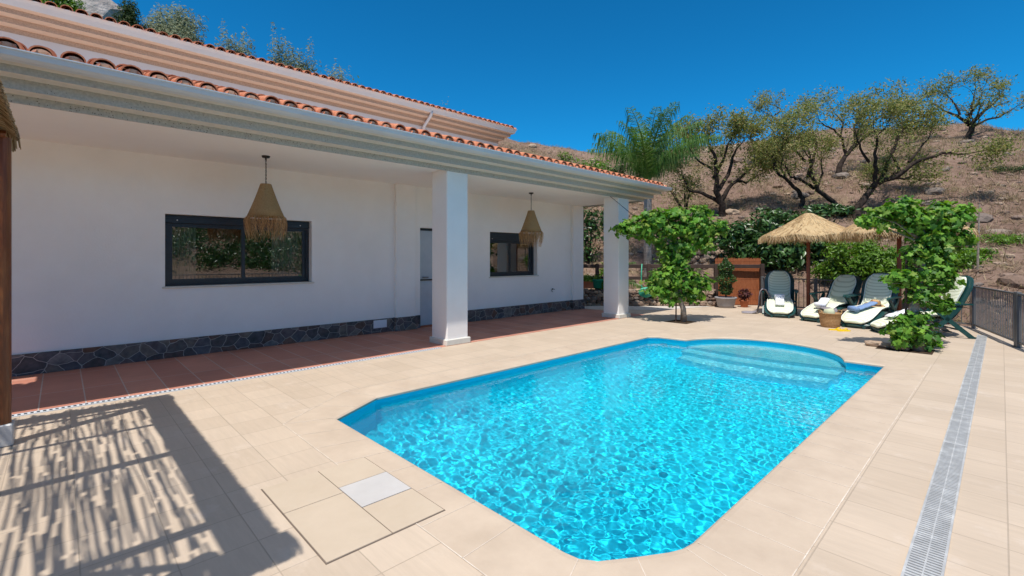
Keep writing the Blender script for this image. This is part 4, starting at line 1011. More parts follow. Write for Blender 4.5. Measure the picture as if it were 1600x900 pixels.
def towel(i, x, z, label, mat, rot=0, roll=True, y=0, slope=-.33, L=.42, name='towel'):
    o, a, h = LG[i]; p = on(i, x, y, z)
    t = thing(name, label, 'towel', p, a+rot)
    mb = MB(); hw = .095; n = 14; rg = []
    for k in range(n+1):
        xx = -L/2 + L*k/n; zz = slope*xx + .045 + .006*math.sin(k*1.7)
        rg.append([(xx, -hw, zz-.02), (xx, hw, zz-.02), (xx, hw+.004, zz), (xx, hw*.8, zz+.02), (xx, 0, zz+.026+.004*math.sin(k)), (xx, -hw*.8, zz+.02), (xx, -hw-.004, zz)])
    mb.loft(rg, True, True); body = mb.build('folded_cloth', mat, t, True)
    if roll:
        mb = MB(); q = -L/2 if roll == 1 else L/2; z0 = slope*q + .07
        pts = [(q, -.11, z0), (q, 0, z0+.008), (q, .11, z0)]; mb.tube(pts, [.052, .056, .052], 14); mb.tube([(q, -.116, z0), (q, -.104, z0)], .03, 10); mb.build('rolled_end', mat, t, True)
    if 'white' in mat:
        mb = MB(); z1 = .045+.03
        for (x1, y1, x2, y2) in ((-.02, -.02, .02, -.02), (-.02, -.02, -.02, .0), (-.02, .0, .02, .0), (.02, -.02, .02, .02), (-.02, .02, .02, .02)):
            mb.bar((x1+.06, y1, z1+slope*(x1+.06)), (x2+.06, y2, z1+slope*(x2+.06)), .006, .003)
        mb.build('embroidered_mark', 'ink_blue', t)
    return t
towel(0, .62, .34, 'white rolled towel lying on the cushion of the leftmost lounger', 'towel_white')
towel(1, .50, .38, 'white folded towel on the foot end of the lounger behind the basket', 'towel_white', roll=2, rot=.3)
towel(2, .50, .38, 'blue rolled towel on the lounger beside the straw hat', 'towel_blue', roll=2, rot=-.5, L=.46)
towel(3, .55, .36, 'white folded towel on the rightmost lounger beside the vine', 'towel_white', roll=0, rot=.2, L=.5)
# draped grey cloths
def drape(loc, ang, label, pts, wd):
    mb = MB(); rg = []; rs = random.Random(len(label))
    for i, p in enumerate(pts):
        row = []
        for j in range(9):
            u = j/8 - .5; row.append((p[0] + .02*math.sin(j*1.9+i), u*wd*(1 + .15*math.sin(i)), p[1] + .014*math.sin(j*2.3+i*.7)))
        rg.append(row)
    mb.loft(rg + [[(x, y, z+.006) for x, y, z in r_] for r_ in reversed(rg)], False)
    o = mb.build('draped_cloth', 'cloth_grey', loc=loc, smooth=True); o.rotation_euler = (0, 0, ang); tag(o, label, 'cloth')
o, a, h = LG[0]
drape(on(0, .18, -.36, 0), a - math.pi/2, 'grey cloth draped over the arm of the leftmost lounger down to the tiles', [(-.16, .44), (-.06, .62), (.02, .645), (.075, .58), (.10, .40), (.11, .2), (.15, .05), (.28, .02), (.42, .02), (.5, .015)], .34)
drape(on(1, .72, .30, 0), LG[1][1] + math.pi/2, 'grey cloth hanging off the foot end of the lounger behind the basket', [(-.25, .31), (-.1, .32), (.02, .29), (.06, .2), (.07, .08), (.13, .025), (.25, .02), (.33, .015)], .4)
# straw hat
ht = on(2, .12, .06, .42); hh = thing('straw_hat', 'brown straw hat resting on the lounger next to the blue towel', 'hat', ht); hh.rotation_euler = (.25, .2, 0)
mb = MB(); mb.lathe([(.001, .13), (.05, .128), (.085, .11), (.098, .06), (.105, .02), (.13, .012), (.19, .0), (.192, .004), (.13, .018), (.11, .03)], n=28, sx=1, sy=.9); mb.build('crown_and_brim', 'basket_weave', hh, True)
mb = MB(); mb.lathe([(.104, .025), (.107, .026), (.103, .055), (.100, .055)], n=28, sy=.9); mb.build('band', 'stake_dark', hh, True)
# basket
bp_ = gnd(1297, 511); bk = thing('straw_basket', 'round straw basket standing in front of the loungers with a striped cloth in it', 'basket', bp_)
mb = MB(); mb.lathe([(.001, .004), (.15, .0), (.165, .02), (.185, .15), (.20, .28), (.207, .285), (.207, .30), (.195, .30), (.175, .15), (.15, .03), (.001, .02)], n=32); mb.build('body', 'basket_weave', bk, True)
for sd in (-1, 1):
    mb = MB(); mb.tube([(sd*.19*RX - .07*DX, sd*.19*RY - .07*DY, .26), (sd*.21*RX-.05*DX, sd*.21*RY-.05*DY, .35), (sd*.21*RX+.05*DX, sd*.21*RY+.05*DY, .35), (sd*.19*RX+.07*DX, sd*.19*RY+.07*DY, .26)], .011, 6); mb.build('handle', 'esparto', bk, True)
cl = thing('folded_cloth', 'green and white cloth sticking up out of the straw basket', 'cloth', (bp_.x, bp_.y, .2)); mb = MB(); mb.loft([[(-.09, -.03, 0), (.09, -.03, 0), (.09, .03, 0), (-.09, .03, 0)], [(-.11, -.05, .1), (.08, -.04, .12), (.08, .04, .12), (-.11, .03, .1)], [(-.10, -.03, .17), (.04, -.02, .2), (.05, .03, .2), (-.09, .03, .17)]], True, True); mb.build('cloth', 'cushion', cl, True)
# flip flops
for k, (px, py, lab) in enumerate(((1306, 516, 'left yellow flip flop lying on the tiles before the basket'), (1318, 517.5, 'right yellow flip flop lying on the tiles before the third lounger'))):
    p = gnd(px, py); t = thing('flip_flop', lab, 'flip flop', p, .5 + k*.35, 'pair of yellow flip flops')
    mb = MB(); out = [(-.13, 0), (-.11, -.035), (-.05, -.035), (.03, -.04), (.09, -.045), (.13, -.02), (.135, .01), (.10, .04), (.03, .04), (-.05, .03), (-.11, .03)]
    mb.loft([[(x, y, 0) for x, y in out], [(x, y, .022) for x, y in out]], True, True); mb.build('sole', 'yellow_rubber', t)
    mb = MB(); mb.tube([(.09, 0, .02), (.06, 0, .055), (0, -.036, .022)], .008, 6); mb.tube([(.06, 0, .055), (0, .036, .022)], .008, 6); mb.build('strap', 'yellow_rubber', t, True)

# ================================================================== STRAW UMBRELLAS
def umbrella(p, rad, za, zr, label, seed, tilt=(0, 0)):
    t = thing('straw_parasol', label, 'parasol', (p.x, p.y, 0), 0, 'straw parasols behind the loungers'); t.rotation_euler = (tilt[0], tilt[1], 0)
    mb = MB(); mb.tube([(0, 0, 0), (0, 0, za-.05)], .042, 14); mb.build('pole', 'red_wood', t, True)
    mb = MB(); mb.lathe([(.11, 0), (.10, .03), (.05, .05)], n=16); mb.build('foot', 'steel_dark', t)
    rs = random.Random(seed); n = 64; rings = []
    prof = [(.02, 1.0), (.09, .975), (.30, .70), (.55, .42), (.78, .19), (.92, .06), (1.0, -.02)]
    H = za - zr
    for f, q in prof:
        rings.append([(rad*f*math.cos(2*math.pi*k/n)*(1+.015*math.sin(k*3.1)), rad*f*math.sin(2*math.pi*k/n)*(1+.015*math.sin(k*3.1)), zr + H*q - .05*f*(.5-.5*math.cos(k*2*math.pi/8*1.0))) for k in range(n)])
    mb = MB(); mb.loft(rings + [[(x*.99, y*.99, z-.035) for x, y, z in r_] for r_ in reversed(rings)], True); mb.build('canopy', 'straw_canopy', t, True)
    mb = MB()
    for k in range(1700):
        a = rs.uniform(0, 2*math.pi); r0 = rad*rs.uniform(.86, 1.0); L = rs.uniform(.08, .19); z0 = zr + H*(.12*(1-(r0/rad-.86)/.14)) - .02 - .05*(.5-.5*math.cos(a*8)); tw = rs.uniform(-.10, .10)
        pts = [(r0*math.cos(a), r0*math.sin(a), z0+.02), ((r0+.045)*math.cos(a+tw*.3), (r0+.045)*math.sin(a+tw*.3), z0-.02), ((r0+.07)*math.cos(a+tw), (r0+.07)*math.sin(a+tw), z0-L)]
        mb.tube(pts, [.006, .005, .0025], 3, False)
    for k in range(900):    # loose straws over the slope
        a = rs.uniform(0, 2*math.pi); f = rs.uniform(.1, .9); 
        def zz(f_): return zr + H*np.interp(f_, [x[0] for x in prof], [x[1] for x in prof]) - .05*f_*(.5-.5*math.cos(a*8)) + .008
        f2 = min(1, f+rs.uniform(.08, .15)); a2 = a + rs.uniform(-.05, .05)
        mb.tube([(rad*f*math.cos(a), rad*f*math.sin(a), zz(f)), (rad*f2*math.cos(a2), rad*f2*math.sin(a2), zz(f2)+.01)], .004, 3, False)
    mb.build('fringe', 'straw_fringe', t)
    mb = MB()
    for k in range(8):
        a = 2*math.pi*k/8; mb.tube([(0, 0, za-.09), (rad*.95*math.cos(a), rad*.95*math.sin(a), zr+H*.0-.05)], .009, 5)
    mb.build('ribs', 'red_wood', t)
D_ = 11.7; p = at(1263, 403, D_); umbrella(p, 66/735*D_*1.0, CAMZ + 70/735*D_, CAMZ + 36/735*D_, 'straw parasol on a red wooden pole between the two left loungers', 1)
D_ = 10.45; p = at(1405, 403, D_); umbrella(p, 84/735*D_*1.0, CAMZ + 88/735*D_, CAMZ + 42/735*D_, 'straw parasol partly hidden behind the pool corner vine', 2, (0, 0))

# ================================================================== POTS AND SMALL THINGS
def shrub_leaves(t, c, r_, h, n, size, mat, seed, asp=.5, name='foliage', base=.1):
    rs = np.random.RandomState(seed); v = rs.normal(size=(n, 3)); v /= np.linalg.norm(v, axis=1)[:, None]; q = .3 + .7*rs.rand(n)**.5
    q *= 1 + .2*np.sin(v[:, 0]*4 + seed)*np.cos(v[:, 2]*5 + v[:, 1]*4)
    P = np.stack([c[0] + v[:, 0]*q*r_, c[1] + v[:, 1]*q*r_, c[2] + v[:, 2]*q*h], 1)
    return leaves(name, P, size, mat, t, 'leaf', .3, .4, out=v, asp=asp, rs=rs)
p = gnd(1134, 480.5); t = thing('potted_tree', 'slim bushy evergreen in a low grey pot in front of the reed screen', 'potted plant', p)
mb = MB(); mb.lathe([(.001, .01), (.20, 0), (.235, .08), (.27, .26), (.30, .265), (.30, .31), (.265, .31), (.25, .27), (.001, .26)], n=32); mb.build('pot', 'grey_pot', t, True)
mb = MB(); mb.tube([(0, 0, .25), (.02, 0, .6), (0, .01, 1.1), (.01, 0, 1.4)], [.022, .018, .012, .004], 7); mb.build('stem', 'bark_dark', t)
rs = np.random.RandomState(5); n = 2600; zz = .38 + 1.06*rs.rand(n); prof_r = np.interp(zz, [.38, .55, .8, 1.1, 1.3, 1.45], [.10, .2, .25, .22, .15, .04])*(1+.25*np.sin(zz*17)); a = rs.rand(n)*6.283; q = np.sqrt(.15+.85*rs.rand(n))
leaves('foliage', np.stack([prof_r*q*np.cos(a), prof_r*q*np.sin(a), zz], 1), .06, 'loquat_leaf', t, 'leaf', .3, .4, rs=rs)
p = gnd(1163, 480); t = thing('potted_plant', 'small terracotta pot with dark reddish plant at the foot of the reed screen', 'potted plant', p)
mb = MB(); mb.lathe([(.001, .01), (.09, 0), (.12, .17), (.135, .17), (.135, .21), (.115, .21), (.11, .17), (.001, .16)], n=24); mb.build('pot', 'terracotta', t, True)
shrub_leaves(t, (0, 0, .38), .19, .17, 260, .09, 'red_leaf', 3)
def planter(pp, label, body, wd, seedv, leafm, rect=False):
    t = thing('planter', label, 'planter', pp, math.atan2(RY, RX))
    mb = MB()
    if rect: mb.loft([[(-.24, -.08, 0), (.24, -.08, 0), (.24, .08, 0), (-.24, .08, 0)], [(-.28, -.1, .17), (.28, -.1, .17), (.28, .1, .17), (-.28, .1, .17)], [(-.29, -.11, .17), (.29, -.11, .17), (.29, .11, .17), (-.29, .11, .17)], [(-.29, -.11, .20), (.29, -.11, .20), (.29, .11, .20), (-.29, .11, .20)]], True, True)
    else: mb.lathe([(.001, .01), (.13, 0), (.19, .24), (.20, .24), (.20, .27), (.175, .27), (.17, .22), (.001, .21)], n=28)
    mb.build('pot', body, t, not rect)
    shrub_leaves(t, (0, 0, .28), wd, .12, 300, .07, leafm, seedv); return t
def onwall(px, D=13.9, z=.48): q = at(px, 403, D); q.z = z; return q
def wallpt(px, z):
    # point on the stone wall line seen at px
    a = Vector((-10.1, 10.35)); b = Vector((-6.05, 14.25)); q = (px-800)/735; vx, vy = DX + RX*q, DY + RY*q
    den = vx*(b.y-a.y) - vy*(b.x-a.x); D = (a.x*(b.y-a.y) - a.y*(b.x-a.x))/den
    return Vector((vx*D, vy*D, z))
planter(wallpt(917, .53), 'long terracotta planter with yellow green plants on the stone wall', 'terracotta', .24, 11, 'citrus_leaf', True)
planter(wallpt(933, .53), 'round green plastic pot on the stone wall', 'green_plastic', .12, 12, 'citrus_leaf')
t = thing('succulent_plant', 'low clump of green leaves at the right of the green pot on the stone wall', 'plant', wallpt(948, .52)); shrub_leaves(t, (0, 0, .16), .22, .17, 360, .08, 'citrus_leaf', 14)
# hose
q = wallpt(1001, 0); hs = thing('garden_hose', 'coiled light green garden hose hanging from the timber fence beside the column', 'hose', (q.x, q.y, 0), math.atan2(RY, RX))
mb = MB(); q0 = -.25
mb.tube([(-.03, q0, 1.27), (-.05, q0, .9), (-.04, q0, .62), (0, q0, .45), (.10, q0, .36)], .016, 7)
for k in range(6):
    r_ = .20 - k*.014; cx, cz = .09 + .01*k, .42 + .01*k
    mb.tube([(cx + r_*math.cos(a_)*1.05, q0 - .02*k, cz + r_*.72*math.sin(a_)) for a_ in [2*math.pi*i/20 for i in range(21)]], .014, 6, False)
mb.build('coil', 'hose_green', hs, True)
# slender stick from eave to vine
o = MB().tube([at(932, 290, 11.0), at(961, 313, 10.95), at(990, 337, 10.9)], [.006, .007, .008], 5).build('support_wire', 'steel_dark'); tag(o, 'thin dark support wire running from the eave down to the vine', 'wire')
p, Dp_ = hit(1527, 452, 12); o = MB(); hgt = (452-343)/735*Dp_; o.tube([(0, 0, -.3), (.02, .03, hgt*.5), (.04, .05, hgt)], [.03, .024, .014], 6); o = o.build('bare_stake', 'bark_pale', loc=p); tag(o, 'tall thin bare stake standing on the slope behind the railing corner', 'stake')

print('props ok')
# ================================================================== TREES ON THE HILL
def grow(mb, tips, p, d, L, r_, lev, rs, spread=.6, up=.1, grav=0):
    n = 4; pts = [p.copy()]; rads = [r_]; q = p.copy(); dd = d.copy()
    for i in range(n):
        dd = (dd + Vector((rs.gauss(0, .16), rs.gauss(0, .16), rs.gauss(0, .12) + up*.12))).normalized(); q = q + dd*(L/n); pts.append(q.copy()); rads.append(r_*(1 - .42*(i+1)/n))
    mb.tube(pts, [q_*.8 for q_ in rads], 6 if lev > 2 else 5 if lev > 1 else 3, False)
    if lev <= 1: tips += [(pts[i].lerp(pts[i+1], rs.random()), dd.copy()) for i in range(n)]
    if lev == 0: return
    k = 3 if lev > 1 else 4
    for c in range(k):
        i = n if c == 0 else rs.randint(2, n); base = pts[i]
        nd_ = (dd + Vector((rs.uniform(-1, 1), rs.uniform(-1, 1), rs.uniform(-.5, .8)))*spread).normalized()
        grow(mb, tips, base, nd_, L*rs.uniform(.62, .8), rads[i]*rs.uniform(.6, .8), lev-1, rs, spread, up)
def hill_tree(base, label, limbs, leafn, leafs, seed, sc_=1, levels=3, leafm='almond_leaf', spread=.65, rsz=.30, bare=0):
    """limbs: list of (points [(right, up)], start radius, end radius); branching continues from every limb end"""
    rs = random.Random(seed); ns = np.random.RandomState(seed)
    t = thing('almond_tree', label, 'tree', base, 0, 'almond trees on the dry hillside')
    mb = MB(); tips = []
    for pts, r0, r1 in limbs:
        dep = rs.uniform(-.5, .5); P = []
        for i, (a, b) in enumerate(pts): P.append(Vector(l3(a*sc_, dep*i*.5*sc_, b*sc_)))
        P2 = []; n = 0
        for i in range(len(P)-1):
            for k in range(3):
                P2.append(P[i].lerp(P[i+1], k/3) + Vector((rs.gauss(0, .02), rs.gauss(0, .02), rs.gauss(0, .02)))*sc_*(1 if (i or k) else 0))
        P2.append(P[-1]); m_ = len(P2)
        mb.tube(P2, [(r0 + (r1-r0)*i/(m_-1))*sc_ for i in range(m_)], 8, False)
        d = (P2[-1]-P2[-3]).normalized()
        for c in range(3):
            grow(mb, tips, P2[-1], (d + Vector((rs.uniform(-1, 1), rs.uniform(-1, 1), rs.uniform(-.4, .8)))*.6).normalized(), rs.uniform(.55, .8)*sc_, r1*sc_*.55, levels-1, rs, spread)
        for i in range(m_//2, m_-1, 2):
            grow(mb, tips, P2[i], (d + Vector((rs.uniform(-1, 1), rs.uniform(-1, 1), rs.uniform(-.3, 1)))*.9).normalized(), rs.uniform(.45, .7)*sc_, r1*sc_*.4, levels-2, rs, spread)
    mb.build('trunk', 'bark_dark', t, True)
    TP = np.array([tuple(a) for a, b in tips]); idx_ = ns.randint(0, len(TP), leafn)
    P = TP[idx_] + ns.normal(size=(leafn, 3))*rsz*sc_*np.array([1, 1, .75])*.5
    leaves('crown', P, leafs, leafm, t, 'leaf', .2, .4, asp=.45, rs=ns)
    return t
# A: (1128,335) crown x1060..1210, y195..310
def tree_at(px, py, label, limbs_px, leafn, leafs, seed, **k):
    base, D = hit(px, py); m_ = D/735
    limbs = [([((x-px)*m_, (py-y)*m_) for x, y in pts], r0*m_*.72, r1*m_*.62) for pts, r0, r1 in limbs_px]
    base.z -= .1
    print(label[:30], 'D', round(D, 1))
    return hill_tree(base, label, limbs, int(leafn*1.3), leafs*m_/.026*1.25, seed, **k)
tree_at(1130, 337, 'dark trunked almond tree with a dense leafy crown right of the palm',
        [([(1130, 340), (1125, 318), (1115, 298), (1113, 275), (1110, 250), (1098, 228)], 8, 3), ([(1124, 316), (1135, 295), (1150, 280), (1172, 262)], 6, 2.5), ([(1122, 312), (1100, 298), (1082, 292), (1075, 270)], 4.5, 2), ([(1118, 300), (1140, 270), (1150, 240), (1162, 222)], 5, 2), ([(1114, 276), (1128, 250), (1135, 222)], 4, 2), ([(1114, 262), (1090, 250), (1078, 232)], 3, 1.5), ([(1150, 280), (1170, 282), (1190, 270)], 3, 1.5)],
        9000, .085, 3, rsz=.42)
tree_at(1340, 343, 'large almond tree with forked dark trunk and wide spreading crown',
        [([(1337, 345), (1345, 318), (1362, 296), (1372, 283)], 9, 6), ([(1372, 283), (1395, 272), (1420, 250), (1445, 243), (1470, 246)], 6, 2), ([(1366, 290), (1362, 265), (1355, 240), (1352, 215)], 5, 2.2), ([(1390, 275), (1412, 260), (1402, 235), (1415, 215)], 4, 2), ([(1372, 283), (1385, 255), (1400, 225), (1412, 200)], 4.5, 2), ([(1388, 274), (1420, 276), (1440, 268)], 3, 1.5), ([(1420, 250), (1440, 225), (1452, 212)], 3, 1.5), ([(1358, 250), (1340, 232), (1330, 212)], 3, 1.5)],
        9500, .078, 5, rsz=.36)
tree_at(1318, 330, 'almond tree leaning left with a long bent dark trunk left of the forked one',
        [([(1320, 333), (1300, 315), (1275, 298), (1262, 275), (1258, 250)], 6, 3.2), ([(1272, 293), (1245, 277), (1230, 277), (1220, 262)], 3.5, 2), ([(1262, 275), (1272, 250), (1280, 225), (1278, 205)], 3.5, 2), ([(1258, 250), (1240, 235), (1222, 222)], 3, 1.6), ([(1275, 298), (1285, 270), (1284, 250)], 3, 1.6)],
        4200, .075, 7, rsz=.36)
tree_at(1254, 326, 'small almond tree with a pale stump like trunk bent to the left',
        [([(1250, 328), (1254, 308), (1245, 295), (1228, 278), (1212, 268), (1208, 250)], 5.5, 2.4), ([(1228, 278), (1222, 258), (1228, 238)], 2.5, 1.4), ([(1210, 262), (1200, 245), (1205, 228)], 2.5, 1.4)],
        2300, .07, 9, rsz=.34)
tree_at(1308, 278, 'upper almond tree with sparse twisted crown standing against the sky',
        [([(1307, 280), (1312, 258), (1320, 242), (1335, 225)], 6.5, 4), ([(1335, 225), (1345, 205), (1365, 190), (1385, 178)], 3.5, 1.6), ([(1330, 232), (1355, 208), (1375, 202), (1405, 195)], 3, 1.4), ([(1322, 240), (1312, 215), (1295, 205), (1275, 195)], 3, 1.4), ([(1337, 222), (1335, 195), (1345, 178)], 3, 1.4), ([(1345, 205), (1368, 175), (1380, 155)], 2.4, 1.1), ([(1312, 215), (1320, 190), (1308, 175)], 2.4, 1.1)],
        3600, .075, 12, rsz=.36)
tree_at(1190, 262, 'thin half bare almond tree on the skyline with rusty brown leaves',
        [([(1192, 264), (1186, 235), (1178, 212), (1190, 192), (1210, 180)], 3.5, 2.2), ([(1228, 225), (1230, 205), (1215, 192), (1205, 182)], 2.4, 1.2), ([(1192, 264), (1215, 245), (1228, 225)], 3, 2), ([(1182, 212), (1172, 195), (1180, 178)], 2, 1.1), ([(1210, 180), (1222, 170), (1215, 165)], 1.6, 1)],
        1500, .065, 15, rsz=.26, levels=3)
tree_at(1509, 220, 'umbrella shaped almond tree standing alone on the ridge at the right',
        [([(1509, 222), (1512, 205), (1513, 192)], 6, 5), ([(1513, 192), (1500, 178), (1482, 168), (1468, 155)], 3.5, 1.5), ([(1513, 192), (1514, 172), (1516, 150)], 3.5, 1.5), ([(1513, 194), (1532, 178), (1552, 162), (1570, 150)], 3.6, 1.5), ([(1515, 198), (1540, 186), (1558, 182), (1572, 172)], 2.6, 1.3), ([(1514, 178), (1530, 160), (1538, 142)], 2.6, 1.2), ([(1500, 178), (1496, 160), (1490, 148)], 2.4, 1.2)],
        3600, .07, 18, rsz=.30)

# ================================================================== PALM
def frond_mesh(L, droop, rs, seed):
    mb = MB(); pts = []; n = 14
    for i in range(n+1):
        u = i/n; pts.append(Vector((L*(u - .18*u*u*droop), 0, L*(.95*u - (.55+.55*droop)*u*u - .30*droop*u**3))))
    return pts
def palm(base, H, label, nfr, L, seed, rad=.13, name='palm_tree', leafs=1.0, elev=(20, 85)):
    rs = random.Random(seed); t = thing(name, label, 'palm tree', base)
    mb = MB()
    if H > .3:
        rg = [(rad*1.25, 0)] + [(rad*(1 + .05*(k % 2)), .15 + (H-.15)*k/24) for k in range(25)]
        mb.lathe(rg, n=14); mb.build('trunk', 'palm_bark', t, True)
        mb = MB(); mb.lathe([(rad*.95, H-.02), (rad*1.1, H+.15), (rad*.6, H+.7), (.03, H+1.0)], n=14); mb.build('crownshaft', 'palm_leaf', t, True)
    for k in range(nfr):
        az = k*2.39996 + rs.uniform(-.2, .2); el = R(rs.uniform(*elev)); ll = L*rs.uniform(.85, 1.1)
        n = 22; p = Vector((0, 0, H + (.5 if H > .3 else .05))); pts = [p.copy()]; e = el
        for i in range(n):
            e -= (R(115)*(.25 + .75*i/n)/n)*rs.uniform(.9, 1.1)*(1.15 if el < R(50) else .9)
            p = p + Vector((math.cos(az)*math.cos(e), math.sin(az)*math.cos(e), math.sin(e)))*ll/n; pts.append(p.copy())
        mb = MB(); mb.tube(pts, [.028*(1-i/(n+2)) + .003 for i in range(n+1)], 5, False)
        side = Vector((-math.sin(az), math.cos(az), 0))
        for i in range(2, n):
            for sub in (0, .33, .66):
                q = pts[i].lerp(pts[i+1], sub); tv = (pts[i+1]-pts[i]).normalized(); u = i/n
                wl = ll*.21*math.sin(math.pi*(u*.85+.13))**.6*leafs*rs.uniform(.8, 1.1)
                for sd in (-1, 1):
                    d1 = (side*sd*rs.uniform(.5, 1.1) + tv*rs.uniform(.3, .9) + Vector((0, 0, rs.uniform(-.5, .3)))).normalized()
                    m1 = q + d1*wl*.45; m2 = q + d1*wl*.6 + Vector((0, 0, -wl*.62)); wd = .013*ll/2.4
                    sv = tv*wd
                    mb.add([q - sv*.4, q + sv*.4, m1 + sv, m1 - sv, m2], [(0, 1, 2, 3), (3, 2, 4)])
        mb.build('frond', 'palm_leaf', t)
    return t
pb = at(1012, 403, 16.3); pb.z = hz(pb.x, pb.y) - .05
palm(pb, CAMZ + 118/735*16.3 - pb.z - .5, 'tall feathery palm with drooping fronds rising behind the porch corner', 26, 2.75, 4, elev=(52, 89), leafs=1.35)
pb = at(945, 403, 15.6); pb.z = hz(pb.x, pb.y)
palm(pb, .05, 'young palm with arching fronds seen between the two porch columns', 9, 1.5, 9, name='young_palm', elev=(30, 75))

# ================================================================== BUSHES BEHIND THE FENCES
BN = [0]
def bush(px, ybase, w_px, h_px, D, label, mat, n, size, name='bush', asp=.42, seed=None, grp=None, cat='bush', openn=.3, zbase=None, lobes=6):
    BN[0] += 1; sd = seed or 100 + BN[0]; rs = np.random.RandomState(sd); pr = random.Random(sd)
    p = at(px, ybase, D); zb = hz(p.x, p.y) if zbase is None else zbase
    t = thing(name, label, cat, (p.x, p.y, zb), 0, grp)
    m_ = D/735; ytop = ybase - h_px; ztop = CAMZ - (ytop-403)*m_ - zb; wr_ = w_px*m_/2; H = max(ztop, .3)
    cl = []
    for k in range(lobes):
        a = (k + .5)/lobes*2 - 1; u = H*pr.uniform(.35, .78)
        cl.append((a*wr_*.72 + pr.uniform(-.1, .1)*wr_, u, wr_*pr.uniform(.34, .5), H*pr.uniform(.22, .34), pr.uniform(-.4, .4)*wr_))
    cl.append((pr.uniform(-.3, .3)*wr_, H*.80, wr_*.45, H*.20, 0)); cl.append((0, H*.35, wr_*.85, H*.35, 0)); cl.append((0, H*.12, wr_*.8, H*.16, 0))
    tot = sum(c[2]*c[3]*4 for c in cl); W, N = cluster_pts(cl, n/tot, rs, openn)
    leaves('foliage', W, size, mat, t, 'leaf', .35, .4, out=N, asp=asp, rs=rs)
    mb = MB()
    for k in range(5):
        c = cl[k]; e = l3(c[0], c[4], c[1]); mb.tube([(0, 0, -.1), (e[0]*.4, e[1]*.4, e[2]*.45), e], [.045*D/16, .03*D/16, .01*D/16], 6, False)
    mb.build('stem', 'bark_dark', t); return t
bush(1165, 430, 92, 88, 16.6, 'dark green loquat bush directly behind the reed screen', 'loquat_leaf', 2600, .20)
bush(1235, 440, 130, 84, 16.0, 'dark glossy bush behind the left straw parasol pole', 'loquat_leaf', 3200, .20)
bush(1228, 395, 110, 66, 18.0, 'high green bush rising above the left straw parasol', 'loquat_leaf', 2200, .19)
bush(1300, 375, 90, 55, 19.0, 'leafy green bush at the foot of the forked almond trunk', 'loquat_leaf', 1700, .19)
bush(1335, 470, 96, 98, 13.7, 'bright green citrus bush behind the second lounger', 'citrus_leaf', 4200, .105)
bush(1400, 472, 100, 88, 13.2, 'bright green citrus bush behind the third lounger', 'citrus_leaf', 4200, .105)
bush(1298, 465, 60, 62, 14.2, 'small yellow green bush against the far railing', 'citrus_leaf', 1700, .11)
bush(1466, 475, 100, 92, 12.6, 'citrus bush showing to the right of the pool corner vine', 'citrus_leaf', 3400, .105)
bush(1515, 465, 60, 62, 13.0, 'low spreading bush at the foot of the tall bare stake', 'citrus_leaf', 1200, .11)
bush(1575, 520, 120, 56, 13.6, 'pale low bush seen through the right railing', 'citrus_leaf', 1300, .08)
bush(920, 380, 46, 62, 17.5, 'green bush on the slope seen beside the house corner', 'loquat_leaf', 900, .15)
bush(950, 350, 30, 32, 19.0, 'small green bush high on the slope between the porch columns', 'loquat_leaf', 500, .15)
bush(1040, 425, 50, 42, 15.6, 'yellow green bush behind the near grape vine and palm trunk', 'citrus_leaf', 900, .11)
bush(945, 440, 40, 30, 14.9, 'low leafy bush behind the timber fence between the columns', 'citrus_leaf', 800, .10)
bush(925, 268, 80, 22, 26, 'low green bush showing above the porch roof left of the palm', 'citrus_leaf', 1500, .16)
bush(965, 275, 60, 22, 24, 'dull green bush just left of the palm above the roof end', 'olive_dark_leaf', 1300, .16)
bush(1070, 300, 80, 60, 22, 'soft green bush between the palm and the first almond tree', 'almond_leaf', 1500, .11)
bush(1572, 345, 90, 40, 20, 'dark dry scrub bush on the slope at the right edge', 'bark_scrub' if 'bark_scrub' in M else 'olive_dark_leaf', 1200, .10, asp=.25)
bush(885, 244, 30, 8, 34, 'tiny green bush on the ridge beyond the house', 'citrus_leaf', 300, .15)
# vegetation above the upper roof
for (px, yb, wp, hp, D, mat, lab) in ((88, 40, 90, 55, 27, 'citrus_leaf', 'yellow green shrub above the upper roof at the top left'),
        (200, 75, 60, 80, 27, 'olive_dark_leaf', 'dark green shrub right of the rock above the upper roof'),
        (268, 92, 105, 84, 28, 'grey_leaf', 'big grey green shrub above the upper roof'),
        (362, 104, 76, 46, 29, 'grey_leaf', 'low grey green shrub second in line above the upper roof'),
        (455, 126, 68, 60, 30, 'grey_leaf', 'open twiggy grey shrub standing free above the upper roof'),
        (522, 140, 76, 34, 31, 'grey_leaf', 'pale silvery shrub low above the upper roof'),
        (565, 150, 40, 22, 32, 'citrus_leaf', 'small green shrub lowest in line above the upper roof'),
        (697, 182, 26, 24, 34, 'grey_leaf', 'wispy dry shrub above the roof near the downpipe'),
        (722, 188, 18, 18, 34, 'grey_leaf', 'thin dry twigs right of the wispy shrub above the roof')):
    few = px > 600
    bush(px, yb, wp, hp, D, lab, mat, 500 if few else int(wp*hp*3.2), .14 if few else .20, name='shrub', asp=.28, grp='shrubs on the hill above the upper roof', cat='shrub', openn=.15, lobes=8)
mb = MB(); rs = random.Random(2); mb.stone((0, 0, 0), 1.6, rs, (1.0, .9, 1.1), .4); p = at(152, 26, 30); o = mb.build('boulder', 'boulder', loc=(p.x, p.y, p.z-.6)); tag(o, 'big grey rock rising above the upper roof between the shrubs', 'rock')

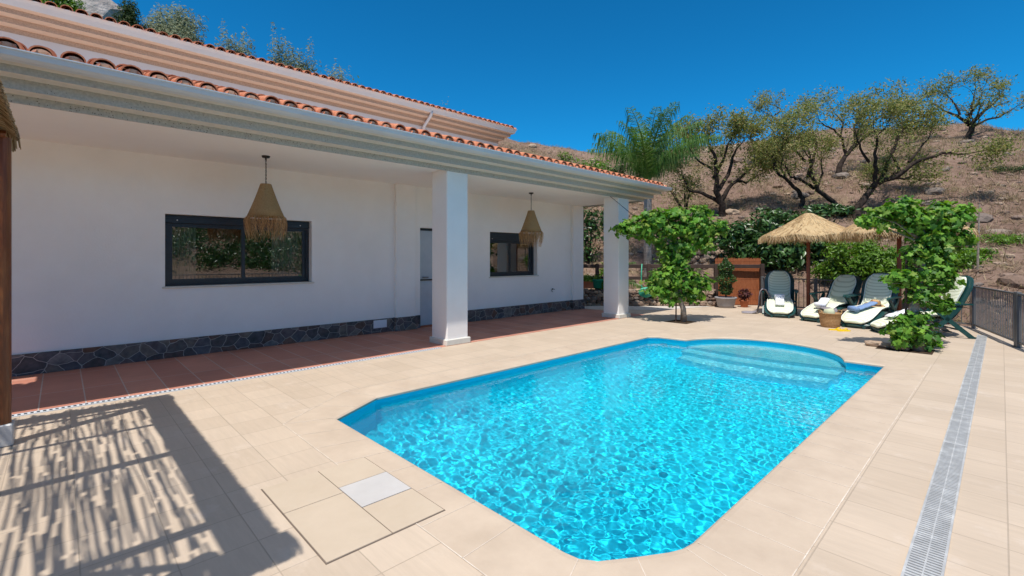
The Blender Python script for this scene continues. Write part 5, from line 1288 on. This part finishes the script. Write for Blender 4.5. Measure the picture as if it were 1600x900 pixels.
# ================================================================== DRY GRASS AND RUBBLE (uncountable)
N = 26000
ang = np.radians(nr.uniform(-4, 53, N)); Rr = 13 + 30*nr.rand(N)**.75
D = Rr*np.cos(ang); l = Rr*np.sin(ang); X = DX*D + RX*l; Y = DY*D + RY*l
k = yard_dist(X, Y) > .4; X, Y = X[k], Y[k]
dens = np.array([noise.noise(Vector((a*.35, b*.35, 9))) for a, b in zip(X, Y)]); k = dens > nr.uniform(-.5, .35, len(X)); X, Y = X[k], Y[k]
Z = terr(X, Y); nb = 7
C = np.repeat(np.stack([X, Y, Z], 1), nb, 0) + nr.normal(size=(len(X)*nb, 3))*np.array([.09, .09, 0])
hh_ = nr.uniform(.10, .34, len(C))
dirs = nr.normal(size=(len(C), 3))*.35; dirs[:, 2] = 1
C[:, 2] += hh_*.35
o = leaves('dry_grass', C, .26, 'dry_blade', None, 'blade', .0, .6, asp=.07, dirs=dirs)
tag(o, 'dry straw coloured grass and weeds covering the hillside', 'dry grass', kind='stuff')
N = 1300; ang = np.radians(nr.uniform(-2, 52, N)); Rr = 15 + 24*nr.rand(N); D = Rr*np.cos(ang); l = Rr*np.sin(ang); X = DX*D + RX*l; Y = DY*D + RY*l
k = yard_dist(X, Y) > 1; X, Y = X[k], Y[k]; Z = terr(X, Y); mb = MB(); rs = random.Random(12)
for x, y, z in zip(X, Y, Z):
    q = rs.uniform(.04, .15) if rs.random() < .93 else rs.uniform(.15, .35); mb.stone((x, y, z), q, rs, (1.2, 1, .6), rs.uniform(0, 3))
tag(mb.build('rubble', 'stone'), 'loose brown stones and rubble scattered over the hillside', 'rubble', kind='stuff')
# shrubs on the slope across the valley (mirrored in the windows)
N = 60000; cen = nr.uniform(0, 1, (300, 2)); ai = nr.randint(0, 300, N); ca = np.radians(62 + 95*cen[ai, 0]); cr = 12 + 22*cen[ai, 1]
D = cr*np.cos(ca); l = cr*np.sin(ca); X = DX*D + RX*l + nr.normal(size=N)*.45; Y = DY*D + RY*l + nr.normal(size=N)*.45
k = yard_dist(X, Y) > .6; X, Y = X[k], Y[k]; Z = terr(X, Y) + np.abs(nr.normal(size=len(X)))*.45
tag(leaves('slope_scrub', np.stack([X, Y, Z], 1), .17, 'loquat_leaf', None, 'leaf', .3, .4), 'green scrub covering the slope across from the house', 'scrub', kind='stuff')
print('scene ok', len(bpy.data.objects))
